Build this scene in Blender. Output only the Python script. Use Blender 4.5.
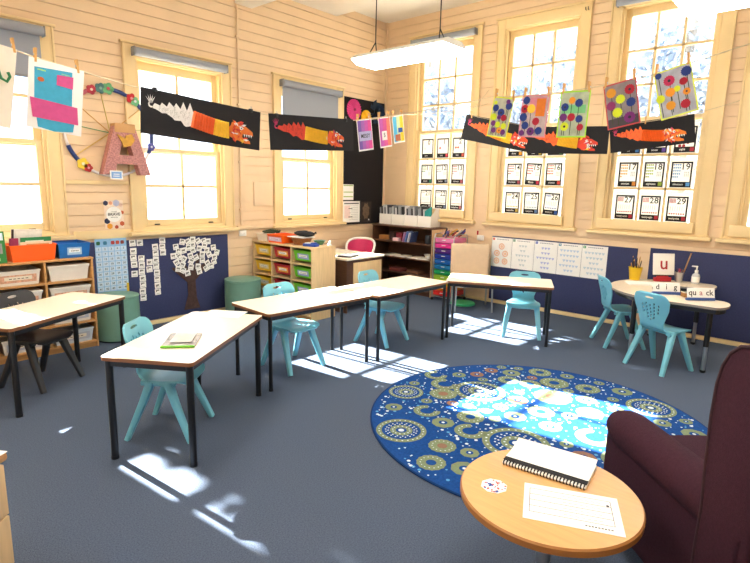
import bpy, bmesh, math, random
from mathutils import Vector, Matrix
from mathutils.geometry import delaunay_2d_cdt

for o in list(bpy.data.objects):
    bpy.data.objects.remove(o)
SC = bpy.context.scene
COL = SC.collection
R = math.radians
rnd = random.Random(7)

# ------------------------------------------------------------------ camera
XR, YL, ZC = 6.85, 5.88, 4.2            # right wall, left wall, ceiling
XB, YN = -1.9, -2.2                     # walls behind the camera
EYE = 1.65
cam_d = bpy.data.cameras.new('camera')
cam = bpy.data.objects.new('camera', cam_d)
COL.objects.link(cam)
cam_d.sensor_width = 36
cam_d.lens = 527.5/750*36
cam_d.clip_start = 0.02
cam_d.clip_end = 300
_p, _r, _y = R(10.2947), R(1.2763), R(48.682)
_F = Vector((math.sin(_y)*math.cos(_p), math.cos(_y)*math.cos(_p), -math.sin(_p)))
_Rt = Vector((math.cos(_y), -math.sin(_y), 0))
_U = _Rt.cross(_F)
_X = math.cos(_r)*_Rt + math.sin(_r)*_U
_Y = -math.sin(_r)*_Rt + math.cos(_r)*_U
cam.matrix_world = Matrix(((_X.x, _Y.x, -_F.x, 0), (_X.y, _Y.y, -_F.y, 0), (_X.z, _Y.z, -_F.z, EYE), (0, 0, 0, 1)))
SC.camera = cam

# ------------------------------------------------------------------ light
SC.view_settings.view_transform = 'Standard'
SC.view_settings.look = 'None'
SC.view_settings.gamma = 1
SC.view_settings.use_curve_mapping = False
SC.view_settings.exposure = 0.57
SKY = 2.5
SUN = 75.0
LAMP = 20.0

w = bpy.data.worlds.new('sky')
SC.world = w
w.use_nodes = True
nt = w.node_tree
nt.nodes.clear()
wo = nt.nodes.new('ShaderNodeOutputWorld')
bg = nt.nodes.new('ShaderNodeBackground')
tc = nt.nodes.new('ShaderNodeTexCoord')
nz = nt.nodes.new('ShaderNodeTexNoise')
nz.inputs['Scale'].default_value = 3.0
nz.inputs['Detail'].default_value = 5
cr = nt.nodes.new('ShaderNodeValToRGB')
cr.color_ramp.elements[0].position = .38
cr.color_ramp.elements[0].color = (.42, .66, 1, 1)
cr.color_ramp.elements[1].position = .6
cr.color_ramp.elements[1].color = (1, .98, .95, 1)
nt.links.new(tc.outputs['Generated'], nz.inputs['Vector'])
nt.links.new(nz.outputs['Fac'], cr.inputs['Fac'])
nt.links.new(cr.outputs['Color'], bg.inputs['Color'])
bg.inputs['Strength'].default_value = SKY
nt.links.new(bg.outputs['Background'], wo.inputs['Surface'])

sl = bpy.data.lights.new('sun', 'SUN')
sun = bpy.data.objects.new('sun', sl)
COL.objects.link(sun)
sl.energy = SUN
sl.angle = R(.6)
sl.color = (1, .95, .86)
sun.rotation_euler = Vector((.10, -1.0, -.55)).to_track_quat('-Z', 'Y').to_euler()
sun.location = (2, 12, 8)

def portal(loc, rot, sx, sy):
    l = bpy.data.lights.new('window_daylight', 'AREA')
    l.shape = 'RECTANGLE'; l.size = sx; l.size_y = sy
    l.cycles.is_portal = True
    o = bpy.data.objects.new('window_daylight', l)
    o.location = loc; o.rotation_euler = rot
    COL.objects.link(o)

# ------------------------------------------------------------------ materials
def lin(c):
    if isinstance(c, str):
        c = [int(c[i:i+2], 16)/255 for i in (0, 2, 4)]
        c = [x/12.92 if x <= .04045 else ((x+.055)/1.055)**2.4 for x in c]
    return tuple(c)
MATS = {}
def mat(name, col, rough=.6, var=.06, scale=12, bump=0, bscale=60, metal=0, spec=.5, stretch=(1, 1, 1), coat=0, trans=None, emit=None):
    if name in MATS: return MATS[name]
    c = lin(col)
    m = bpy.data.materials.new(name)
    m.use_nodes = True
    n = m.node_tree; b = n.nodes['Principled BSDF']
    b.inputs['Roughness'].default_value = rough
    b.inputs['Metallic'].default_value = metal
    b.inputs['Specular IOR Level'].default_value = spec
    b.inputs['Coat Weight'].default_value = coat
    t = n.nodes.new('ShaderNodeTexCoord')
    mp = n.nodes.new('ShaderNodeMapping')
    mp.inputs['Scale'].default_value = stretch
    n.links.new(t.outputs['Object'], mp.inputs['Vector'])
    x = n.nodes.new('ShaderNodeTexNoise')
    x.inputs['Scale'].default_value = scale
    x.inputs['Detail'].default_value = 4
    n.links.new(mp.outputs['Vector'], x.inputs['Vector'])
    k = n.nodes.new('ShaderNodeValToRGB')
    k.color_ramp.elements[0].position = .3; k.color_ramp.elements[1].position = .7
    k.color_ramp.elements[0].color = tuple(min(1, v*(1-var)) for v in c)+(1,)
    k.color_ramp.elements[1].color = tuple(min(1, v*(1+var)) for v in c)+(1,)
    n.links.new(x.outputs['Fac'], k.inputs['Fac'])
    n.links.new(k.outputs['Color'], b.inputs['Base Color'])
    if bump:
        y = n.nodes.new('ShaderNodeTexNoise'); y.inputs['Scale'].default_value = bscale; y.inputs['Detail'].default_value = 3
        n.links.new(t.outputs['Object'], y.inputs['Vector'])
        u = n.nodes.new('ShaderNodeBump'); u.inputs['Strength'].default_value = bump; u.inputs['Distance'].default_value = .01
        n.links.new(y.outputs['Fac'], u.inputs['Height']); n.links.new(u.outputs['Normal'], b.inputs['Normal'])
    if emit:
        b.inputs['Emission Color'].default_value = lin(col)+(1,)
        b.inputs['Emission Strength'].default_value = emit
    MATS[name] = m
    return m
def clear_mat(name, tint, fac):
    m = bpy.data.materials.new(name); m.use_nodes = True; n = m.node_tree; n.nodes.clear()
    o = n.nodes.new('ShaderNodeOutputMaterial'); a = n.nodes.new('ShaderNodeBsdfTransparent'); g = n.nodes.new('ShaderNodeBsdfGlossy')
    a.inputs['Color'].default_value = tint; g.inputs['Roughness'].default_value = .05
    x = n.nodes.new('ShaderNodeMixShader'); x.inputs['Fac'].default_value = fac
    n.links.new(a.outputs[0], x.inputs[1]); n.links.new(g.outputs[0], x.inputs[2]); n.links.new(x.outputs[0], o.inputs['Surface'])
    MATS[name] = m
    return m

CREAM = mat('cream_wall_paint', 'ECCFAA', .5, .04, 3)
TRIM = mat('yellow_cream_trim_paint', 'F0D6A2', .35, .03, 4)
CEIL = mat('ceiling_paint', 'F0EAE0', .7, .03, 2)
CARPET = mat('blue_grey_carpet', '535F73', .95, .26, 140, .5, 260, spec=.1)
NAVY = mat('navy_felt', '40466A', .95, .08, 60, .2, 300, spec=.1)
BIRCH = mat('birch_laminate', 'DDBE8E', .45, .08, 5, stretch=(9, 9, 1))
BIRCHX = mat('pale_laminate_top', 'FBF0DA', .26, .03, 8, stretch=(2, 14, 1))
OAK = mat('oak_edge', 'B98A55', .5, .12, 10, stretch=(1, 1, 8))
BEECH = mat('beech_veneer', 'D9A86A', .35, .08, 5, stretch=(14, 1, 1), coat=.2)
BEECHE = mat('beech_edging', 'A8733C', .4, .08, 8)
EDGE = mat('brown_edge_band', '8A5A38', .5, .1, 20)
BLACKM = mat('black_powder_coat', '14161A', .4, .1, 30)
TEAL = mat('aqua_plastic', '76C2D8', .32, .03, 8, .05, 200)
CHARC = mat('charcoal_plastic', '2C2E33', .4, .08, 10)
DBROWN = mat('dark_walnut_laminate', '573827', .5, .15, 8, stretch=(1, 1, 8))
GREEN = mat('sage_green_vinyl', '6C9788', .45, .05, 10, .05, 80)
WHITE = mat('white_plastic', 'F1F0EC', .4, .02, 10)
PAPER = mat('white_paper', 'F5F4F0', .8, .02, 20)
CREAMP = mat('cream_paper', 'EFE6D4', .8, .03, 20)
BLACKP = mat('black_card', '17161A', .85, .1, 30)
BLACKB = mat('black_felt_board', '161317', .95, .1, 50)
CHROME = mat('brushed_metal', 'C4C6C8', .3, .05, 20, metal=1)
GREY = mat('grey_blind_fabric', '9CA2AE', .85, .04, 200)
GREYM = mat('grey_metal', '8D9096', .5, .05, 30)
BURG = mat('burgundy_fabric', '3A1D2A', .9, .14, 90, .3, 350, spec=.2)
BURGP = mat('burgundy_piping', '351823', .8, .1, 90)
ORANGE = mat('orange_plastic', 'F2600F', .35, .04, 10)
BLUE = mat('blue_plastic', '1566B8', .35, .05, 10)
YELLOW = mat('yellow_plastic', 'E9C01E', .35, .04, 10)
RED = mat('red_plastic', 'B51D2B', .35, .04, 10)
LIME = mat('lime_plastic', '6FC22B', .35, .04, 10)
PINK = mat('pink_plastic', 'D83D74', .35, .04, 10)
GLASS = clear_mat('window_glass', (.97, .98, .98, 1), .04)
BEIGE = mat('beige_vinyl', 'D8BFA0', .5, .04, 12, .05, 90)
TWINE = mat('pale_string', 'D9C9A8', .9, .1, 60)
PEGW = mat('peg_wood', 'D9A55E', .6, .1, 30)
def backlit_paper():
    m = mat('thin_card_paper', 'F8F6F0', .8, .01, 20); n = m.node_tree
    b = n.nodes['Principled BSDF']; o = n.nodes['Material Output']; t = n.nodes.new('ShaderNodeBsdfTranslucent'); t.inputs['Color'].default_value = (.95, .93, .88, 1)
    x = n.nodes.new('ShaderNodeMixShader'); x.inputs['Fac'].default_value = .35
    n.links.new(b.outputs[0], x.inputs[1]); n.links.new(t.outputs[0], x.inputs[2]); n.links.new(x.outputs[0], o.inputs['Surface'])
    return m
THIN = backlit_paper()
def paint(hexc): return mat('paint_'+hexc.lower(), hexc, .75, .06, 30)
def plast(hexc): return mat('plastic_'+hexc.lower(), hexc, .35, .04, 10)

# ------------------------------------------------------------------ mesh helper
class MB:
    def __init__(s):
        s.v = []; s.f = []; s.mi = []; s.mats = []; s.M = Matrix.Identity(4)
    def m(s, material):
        if material not in s.mats: s.mats.append(material)
        return s.mats.index(material)
    def add(s, verts, faces, material):
        b = len(s.v); i = s.m(material)
        s.v += [s.M @ Vector(p) for p in verts]
        s.f += [tuple(b+k for k in f) for f in faces]; s.mi += [i]*len(faces)
        return s
    def bm_add(s, bm, material):
        bm.verts.ensure_lookup_table(); bm.verts.index_update()
        s.add([v.co.copy() for v in bm.verts], [[v.index for v in f.verts] for f in bm.faces], material)
        bm.free(); return s
    def box(s, x0, x1, y0, y1, z0, z1, material, bev=0, seg=2):
        if not bev:
            v = [(x0, y0, z0), (x1, y0, z0), (x1, y1, z0), (x0, y1, z0), (x0, y0, z1), (x1, y0, z1), (x1, y1, z1), (x0, y1, z1)]
            return s.add(v, [(0, 3, 2, 1), (4, 5, 6, 7), (0, 1, 5, 4), (1, 2, 6, 5), (2, 3, 7, 6), (3, 0, 4, 7)], material)
        bm = bmesh.new(); bmesh.ops.create_cube(bm, size=1)
        for v in bm.verts: v.co = Vector(((x0+x1)/2+v.co.x*(x1-x0), (y0+y1)/2+v.co.y*(y1-y0), (z0+z1)/2+v.co.z*(z1-z0)))
        bmesh.ops.bevel(bm, geom=bm.edges[:], offset=bev, segments=seg, profile=.5, affect='EDGES')
        return s.bm_add(bm, material)
    def prism(s, pts, z0, z1, material, side=None):
        n = len(pts)
        a = sum(pts[i][0]*pts[(i+1) % n][1]-pts[(i+1) % n][0]*pts[i][1] for i in range(n))
        if a < 0: pts = pts[::-1]
        v = [(p[0], p[1], z0) for p in pts]+[(p[0], p[1], z1) for p in pts]
        s.add(v, [tuple(range(n-1, -1, -1)), tuple(range(n, 2*n))], material)
        s.add(v, [(i, (i+1) % n, n+(i+1) % n, n+i) for i in range(n)], side or material)
        return s
    def lathe(s, prof, material, n=24, axis=None):
        v = []; f = []
        for r, z in prof:
            for k in range(n):
                a = 2*math.pi*k/n; v.append((r*math.cos(a), r*math.sin(a), z))
        for i in range(len(prof)-1):
            for k in range(n):
                k2 = (k+1) % n; f.append((i*n+k, i*n+k2, (i+1)*n+k2, (i+1)*n+k))
        f.append(tuple(range(n-1, -1, -1))); f.append(tuple((len(prof)-1)*n+k for k in range(n)))
        return s.add(v, f, material)
    def tube(s, pts, r, material, n=10, closed=False, sq=None):
        pts = [Vector(p) for p in pts]; N = len(pts); v = []; f = []
        up = None
        for i, p in enumerate(pts):
            if closed: d = pts[(i+1) % N]-pts[i-1]
            else: d = pts[min(i+1, N-1)]-pts[max(i-1, 0)]
            d.normalize()
            if up is None:
                up = Vector((0, 0, 1)) if abs(d.z) < .9 else Vector((0, 1, 0))
            a = d.cross(up).normalized(); b = a.cross(d).normalized(); up = b
            ri = r[i] if isinstance(r, (list, tuple)) else r
            for k in range(n):
                t = 2*math.pi*(k+.5)/n
                ca, sa = math.cos(t), math.sin(t)
                if sq:
                    ex = lambda q: math.copysign(abs(q)**.6, q)
                    v.append(p+a*ri*sq[0]*ex(ca)+b*ri*sq[1]*ex(sa))
                else: v.append(p+a*ri*ca+b*ri*sa)
        for i in range(N if closed else N-1):
            j = (i+1) % N
            for k in range(n):
                k2 = (k+1) % n; f.append((i*n+k, i*n+k2, j*n+k2, j*n+k))
        if not closed: f += [tuple(range(n-1, -1, -1)), tuple((N-1)*n+k for k in range(n))]
        return s.add(v, f, material)
    def disc(s, cx, cy, r, z, material, n=16, th=.001, ry=None, wob=0, ph=0):
        p = []
        for k in range(n):
            a = 2*math.pi*k/n; q = 1+(wob if k % 2 else -wob)
            p.append((cx+r*q*math.cos(a+ph), cy+(ry or r)*q*math.sin(a+ph)))
        return s.prism(p, z, z+th, material)
    def rect(s, x0, x1, y0, y1, z, material, th=.0008):
        return s.box(x0, x1, y0, y1, z, z+th, material)
    def ring(s, cx, cy, r0, r1, z, material, n=32, th=.001, a0=0, a1=2*math.pi):
        full = a1-a0 > 6.28
        v = []; f = []
        for k in range(n+(0 if full else 1)):
            a = a0+(a1-a0)*k/n
            for r, zz in ((r0, z), (r1, z), (r1, z+th), (r0, z+th)): v.append((cx+r*math.cos(a), cy+r*math.sin(a), zz))
        tot = len(v)//4
        for k in range(n):
            j = (k+1) % tot
            for q in range(4): f.append((4*k+q, 4*k+(q+1) % 4, 4*j+(q+1) % 4, 4*j+q))
        return s.add(v, f, material)
    def text(s, txt, size, x, y, z, material, align='CENTER', th=.0008, sx=1):
        me = text_mesh(txt, size, align)
        b = len(s.v); i = s.m(material)
        for v in me.vertices: s.v.append(s.M @ Vector((v.co.x*sx+x, v.co.y+y, z+th)))
        for p in me.polygons: s.f.append(tuple(b+k for k in p.vertices)); s.mi.append(i)
        return s
    def build(s, name, parent=None, M=None, smooth=35):
        me = bpy.data.meshes.new(name)
        me.from_pydata([tuple(v) for v in s.v], [], s.f)
        for x in s.mats: me.materials.append(x)
        me.polygons.foreach_set('material_index', s.mi)
        me.update()
        bm = bmesh.new(); bm.from_mesh(me)
        bmesh.ops.recalc_face_normals(bm, faces=bm.faces) if name not in NORECALC else None
        bm.to_mesh(me); bm.free()
        if smooth:
            me.polygons.foreach_set('use_smooth', [True]*len(me.polygons))
            me.set_sharp_from_angle(angle=R(smooth))
        o = bpy.data.objects.new(name, me); COL.objects.link(o)
        if parent is not None: o.parent = parent
        if M is not None: o.matrix_basis = M
        return o
NORECALC = set()
_tc = {}
def text_mesh(txt, size, align):
    k = (txt, size, align)
    if k not in _tc:
        c = bpy.data.curves.new('t', 'FONT'); c.body = txt; c.size = size; c.align_x = align; c.align_y = 'CENTER'; c.resolution_u = 2; c.offset = size*.012
        o = bpy.data.objects.new('t', c); COL.objects.link(o)
        dg = bpy.context.evaluated_depsgraph_get(); dg.update()
        _tc[k] = bpy.data.meshes.new_from_object(o.evaluated_get(dg))
        bpy.data.objects.remove(o)
    return _tc[k]

def tag(o, label=None, cat=None, group=None, kind=None):
    if label: o['label'] = label
    if cat: o['category'] = cat
    if group: o['group'] = group
    if kind: o['kind'] = kind
    return o
def thing(name, label, cat, M=None, group=None):
    o = bpy.data.objects.new(name, None); COL.objects.link(o); o.empty_display_size = .1
    if M is not None: o.matrix_world = M
    return tag(o, label, cat, group)
def struct(mb, name, M=None, parent=None, smooth=35):
    o = mb.build(name, parent, M, smooth)
    if parent is None: o['kind'] = 'structure'
    return o
def copy_tree(o, M=None, label=None, group=None, parent=None, kids=None):
    c = o.copy(); COL.objects.link(c)
    if parent is not None: c.parent = parent
    if M is not None: c.matrix_world = M
    if label: c['label'] = label
    if group: c['group'] = group
    for ch in (kids or KIDS(o)): copy_tree(ch, parent=c)
    return c
def KIDS(o): return [x for x in bpy.data.objects if x.parent == o]
def T(x, y, z=0, rz=0): return Matrix.Translation((x, y, z)) @ Matrix.Rotation(R(rz), 4, 'Z')
def on_left(x, z, off=0):      # local x right, y up, z into the room, on the left wall
    return Matrix(((1, 0, 0, x), (0, 0, -1, YL-off), (0, 1, 0, z), (0, 0, 0, 1)))
def on_right(y, z, off=0):
    return Matrix(((0, 0, -1, XR-off), (-1, 0, 0, y), (0, 1, 0, z), (0, 0, 0, 1)))
def hang(P, Q, off=.0):        # local x from P to Q, y up in the vertical plane
    P = Vector(P); Q = Vector(Q); x = (Q-P).normalized(); h = Vector((x.x, x.y, 0)).normalized()
    z = h.cross(Vector((0, 0, 1))); y = z.cross(x)
    M = Matrix((x, y, z)).transposed().to_4x4(); M.translation = P+z*off
    return M
def RZ(a): return Matrix.Rotation(R(a), 4, 'Z')
# ------------------------------------------------------------------ the room
m = MB(); m.box(XB, XR, YN, YL, -.05, 0, CARPET); struct(m, 'floor')
m = MB(); m.box(XB-.2, XR+.2, YN-.2, YL+.2, ZC, ZC+.08, CEIL); struct(m, 'ceiling')

# window openings: (centre, half width, z0, z1)
LW = [(-.65, .525), (1.30, .525), (3.25, .525), (5.20, .525)]
RW = [(4.745, .51), (3.245, .51), (1.745, .51), (.345, .51), (-1.155, .51)]
LZ = (1.12, 2.93)
RZZ = (1.20, 3.76)
def board_wall(name, a0, a1, holes, hz, put):
    # put(a, b, z0, z1, d0, d1) adds a box; boards 115 mm with an open groove
    m = MB()
    segs = []
    z = 0; pitch = .117; gap = .0075
    cuts = sorted(holes)
    def free(zm):
        if not (hz and hz[0] < zm < hz[1]): return [(a0, a1)]
        out = []; s = a0
        for c, h in cuts:
            out.append((s, c-h)); s = c+h
        out.append((s, a1)); return out
    rows = []
    while z < ZC:
        t = min(z+pitch-gap, ZC)
        ed = [z, t]
        if hz:
            for q in hz:
                if z < q < t: ed.append(q)
        ed.sort()
        for lo, hi in zip(ed[:-1], ed[1:]):
            for s, e in free((lo+hi)/2): put(m, s, e, lo, hi, 0, .018)
        z += pitch
    ed = [0]+(list(hz) if hz else [])+[ZC]
    for lo, hi in zip(ed[:-1], ed[1:]):
        for s, e in free((lo+hi)/2): put(m, s, e, lo, hi, .018, .14)
    return m
wl = board_wall('wall_left', XB, XR, LW, LZ, lambda m, s, e, lo, hi, d0, d1: m.box(s, e, YL+d0, YL+d1, lo, hi, CREAM))
struct(wl, 'wall_left', smooth=0)
wr = board_wall('wall_right', YN, YL, [(c, h) for c, h in reversed(RW)], RZZ, lambda m, s, e, lo, hi, d0, d1: m.box(XR+d0, XR+d1, s, e, lo, hi, CREAM))
struct(wr, 'wall_right', smooth=0)
wb = board_wall('wall_back', YN, YL, [], None, lambda m, s, e, lo, hi, d0, d1: m.box(XB-d1, XB-d0, s, e, lo, hi, CREAM))
struct(wb, 'wall_back', smooth=0)
wn = board_wall('wall_near', XB, XR, [], None, lambda m, s, e, lo, hi, d0, d1: m.box(s, e, YN-d1, YN-d0, lo, hi, CREAM))
struct(wn, 'wall_near', smooth=0)
m = MB(); m.box(XB, XR, YL-.022, YL, 0, .045, TRIM, .004); struct(m, 'baseboard_left')
m = MB(); m.box(XR-.022, XR, YN, YL-.022, 0, .045, TRIM, .004); struct(m, 'baseboard_right')
m = MB(); m.box(4.86, 5.72, YN, YL, 4.045, ZC, CEIL); struct(m, 'trim_1')        # ceiling bulkhead
m = MB(); m.box(3.99, 4.25, YN, YL, 3.78, ZC, WHITE, .02); struct(m, 'trim_2')   # tie beam
m = MB(); m.box(XR-.035, XR, YL-.035, YL, 0, ZC, CREAM); struct(m, 'trim_3')
m = MB(); m.box(1.95, 2.585, YL-.014, YL, 1.64, 1.88, CREAM, .003); m.box(1.95, 2.585, YL-.02, YL, 1.60, 1.64, TRIM, .003)
m.box(4.22, 4.53, YL-.016, YL, 1.35, 1.66, CREAM, .003); m.box(3.95, 4.55, YL-.03, YL, 1.05, 1.10, CREAM, .003)
struct(m, 'trim_4')
m = MB(); m.box(2.0, 2.6, YL-.016, YL, 1.03, 1.12, TRIM, .003); struct(m, 'trim_5')
# ground outside
m = MB(); m.box(-40, 60, -40, 60, -1.0, -.9, mat('pale_concrete_ground', 'B9B4A8', .9, .1, 2)); struct(m, 'trim_6').name = 'ground_outside'

def window(n, M, hw, z0, z1, cols, rows, cw, apron):
    # local origin: window centre line, floor level; x right, y up, z into the room
    e = bpy.data.objects.new('window_%d' % n, None); COL.objects.link(e); e.matrix_world = M; e['kind'] = 'structure'
    c = MB()
    ow = hw+cw
    c.box(-ow, -hw, z0-.02, z1+cw, 0, .028, TRIM, .004)
    c.box(hw, ow, z0-.02, z1+cw, 0, .028, TRIM, .004)
    c.box(-hw, hw, z1, z1+cw, 0, .028, TRIM, .004)
    c.box(-ow-.02, ow+.02, z1+cw, z1+cw+.025, 0, .045, TRIM, .005)
    c.box(-ow, -ow+.02, z0-.02, z1+cw, .028, .04, TRIM, .004)
    c.box(ow-.02, ow, z0-.02, z1+cw, .028, .04, TRIM, .004)
    # reveal
    c.box(-hw-.01, -hw+.012, z0, z1, -.14, .005, TRIM); c.box(hw-.012, hw+.01, z0, z1, -.14, .005, TRIM)
    c.box(-hw, hw, z1-.012, z1+.01, -.14, .005, TRIM); c.box(-hw, hw, z0-.01, z0+.02, -.14, .005, TRIM)
    # parting beads
    for s in (-1, 1):
        c.box(min(s*(hw-.012), s*(hw-.03)), max(s*(hw-.012), s*(hw-.03)), z0, z1, -.02, .0, TRIM, .003)
    c.build('casing', e)
    s_ = MB(); s_.box(-ow-.04, ow+.04, z0-.075, z0-.035, -.02, .085, TRIM, .008)
    s_.box(-ow-.01, ow+.01, z0-.035, z0-.01, -.05, .03, TRIM, .004)
    if apron: s_.box(-hw-.06, hw-.02, z0-.005, z0+.115, .028, .06, TRIM, .006)
    s_.build('sill', e)
    zm = (z0+z1)/2+(-.04 if not apron else .0)
    for nm, a, b, d, off in (('lower_sash', z0+.02, zm+.03, -.075, 0), ('upper_sash', zm-.03, z1-.012, -.12, 1)):
        t = MB(); st = .066; x0 = -hw+.015; x1 = hw-.015
        t.box(x0, x0+st, a, b, d, d+.04, TRIM, .004); t.box(x1-st, x1, a, b, d, d+.04, TRIM, .004)
        bt, tp = (.075, .045) if not off else (.045, .085)
        t.box(x0+st, x1-st, a, a+bt, d, d+.04, TRIM, .004); t.box(x0+st, x1-st, b-tp, b, d, d+.04, TRIM, .004)
        gx0, gx1, gz0, gz1 = x0+st, x1-st, a+bt, b-tp
        for k in range(1, cols):
            x = gx0+(gx1-gx0)*k/cols; t.box(x-.015, x+.015, gz0, gz1, d+.005, d+.035, TRIM, .003)
        for k in range(1, rows):
            y = gz0+(gz1-gz0)*k/rows; t.box(gx0, gx1, y-.015, y+.015, d+.005, d+.035, TRIM, .003)
        if not off: WININFO[n] = (gx0, gx1, gz0, gz1, cols, rows, d+.036, M)
        so = t.build(nm, e)
        g = MB(); g.box(gx0-.01, gx1+.01, gz0-.01, gz1+.01, d+.016, d+.020, GLASS); g.build('glass_pane', so)
    if not apron:
        l = MB()
        for x in (-hw+.18, hw-.18): l.box(x-.03, x+.03, z0+.03, z0+.045, -.035, -.02, BLACKM, .003)
        l.build('sash_lift', e)
    return e
WININFO = {}
for i, (c, h) in enumerate(LW):
    window(i+1, on_left(c, 0), h, LZ[0], LZ[1], 2, 2, .13, False)
    portal((c, YL+.15, (LZ[0]+LZ[1])/2), (R(-90), 0, 0), 2*h, LZ[1]-LZ[0])
for i, (c, h) in enumerate(RW):
    window(i+5, on_right(c, 0), h, RZZ[0], RZZ[1], 3, 3, .125, True)
    portal((XR+.15, c, (RZZ[0]+RZZ[1])/2), (0, R(90), 0), RZZ[1]-RZZ[0], 2*h)

# wall services
m = MB(); m.tube([(4.016, YL-.014, 3.78), (4.016, YL-.014, 1.06)], .012, CREAM)
for z in (3.4, 2.6, 1.9, 1.3): m.box(3.99, 4.042, YL-.03, YL, z, z+.02, CREAM, .003)
tag(m.build('conduit_pipe'), 'cream painted conduit pipe running down the boards between two windows', 'pipe')
def socket(nm, M, label):
    t = thing(nm, label, 'switch', M)
    a = MB(); a.box(-.055, .055, -.038, .038, 0, .022, WHITE, .005); a.build('face_plate', t)
    a = MB(); a.box(-.03, -.012, -.012, .012, .022, .03, WHITE, .002); a.box(.012, .03, -.012, .012, .022, .03, WHITE, .002); a.build('rocker_switch', t)
socket('power_switch', on_left(4.03, 1.0), 'small cream power point at the foot of the conduit pipe above the cubby shelf')
socket('power_switch', on_right(3.965, .93), 'white power point on the wall between the rainbow drawers and number posters')
m = MB(); m.box(-.012, .012, -.03, .03, 0, .012, RED, .003); tag(m.build('red_tag', None, on_right(4.02, 1.0)), 'tiny red tag on the boards left of the middle right window sill', 'tag')

# roller blinds
def blind(M, wd, drop, label):
    t = thing('roller_blind', label, 'blind', M)
    a = MB(); a.tube([(-wd/2, 0, .05), (wd/2, 0, .05)], .045, GREY, 18); a.build('roller_tube', t)
    for s in (-1, 1):
        a = MB(); a.box(s*(wd/2+.008)-.006, s*(wd/2+.008)+.006, -.045, .045, 0, .085, GREYM, .003); a.build('bracket', t)
    if drop:
        a = MB(); a.box(-wd/2+.02, wd/2-.02, -drop, 0, .018, .020, GREY); a.build('blind_fabric', t)
        a = MB(); a.box(-wd/2+.02, wd/2-.02, -drop-.025, -drop, .012, .028, GREYM, .004); a.build('bottom_bar', t)
blind(on_left(5.20, 2.965, .028), 1.08, .43, 'grey roller blind partly pulled down in the window beside the black felt board')
blind(on_left(3.25, 2.985, .028), 1.10, 0, 'rolled up grey blind over the window behind the white tailed dragon banner')
blind(on_left(1.28, 2.99, .028), 1.14, .40, 'grey roller blind partly pulled down behind the hanging monster picture')
blind(on_right(4.75, 3.80, .028), 1.10, 0, 'rolled up grey blind over the tall window nearest the room corner')
blind(on_right(1.75, 3.80, .028), 1.10, 0, 'rolled up grey blind behind the right hand pendant light')
blind(on_right(.345, 3.80, .028), 1.10, 0, 'rolled up grey blind over the window at the right picture edge')
m = MB()
for x in (0, .03): m.tube([(x, 0, 0), (x, 0, .02), (x, .03, .03)], .005, BLACKM, 6)
tag(m.build('window_hook', None, on_right(2.68, 3.80, .03)), 'pair of small dark hooks at the top corner of the middle right window', 'hook')

# pendant lights
DIFF = mat('light_diffuser', 'FFF8EE', .5, 0, 10, emit=LAMP)
def pendant(x, y, label):
    t = thing('pendant_light', label, 'light', T(x, y, 2.93), 'suspended fluorescent lights')
    a = MB()
    L = .6
    prof = [(-.2, .075), (-.12, .115), (.12, .115), (.2, .075), (.2, .06), (-.2, .06)]
    b = len(a.v)
    v = [(px, -L, pz) for px, pz in prof]+[(px, L, pz) for px, pz in prof]; n = len(prof)
    a.add(v, [tuple(range(n)), tuple(range(2*n-1, n-1, -1))]+[(i, (i+1) % n, n+(i+1) % n, n+i) for i in range(n)], WHITE)
    a.build('housing', t, smooth=20)
    a = MB(); q = [(-.195, .059), (.195, .059), (.15, 0), (-.15, 0)]
    v = [(px, -L+.005, pz) for px, pz in q[:2]]+[(px, -L+.05, pz) for px, pz in q[2:]]+[(px, L-.005, pz) for px, pz in q[:2]]+[(px, L-.05, pz) for px, pz in q[2:]]
    a.add(v, [(0, 1, 2, 3), (7, 6, 5, 4)]+[(i, (i+1) % 4, 4+(i+1) % 4, 4+i) for i in range(4)], DIFF)
    a.build('diffuser', t, smooth=0)
    for s in (-1, 1):
        a = MB(); top = ZC-2.93 if not (4.86 < x < 5.72) else 1.11
        a.tube([(0, s*.42, top), (0, s*.42, .24), (-.07, s*.46, .1)], .006, BLACKM, 6); a.tube([(0, s*.42, .24), (.07, s*.46, .1)], .006, BLACKM, 6); a.build('suspension_wire', t)
        a = MB(); a.lathe([(.05, top-.03), (.05, top)], BLACKM, 16); 
        for i in range(len(a.v)): a.v[i] = a.v[i]+Vector((0, s*.42, 0))
        a.build('ceiling_rose', t)
pendant(4.52, 3.62, 'long white fluorescent pendant light hanging near the room corner')
pendant(4.52, .52, 'white fluorescent pendant light cut off at the top right edge')
pendant(1.5, 3.62, 'added fill light, unseen white fluorescent pendant above the front left desks')  # this pendant and the next two are out of view, added as fill light
pendant(1.5, .52, 'added fill light, unseen white fluorescent pendant above the round side table')
pendant(-.9, 1.9, 'added fill light, unseen white fluorescent pendant behind the viewer')

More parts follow.
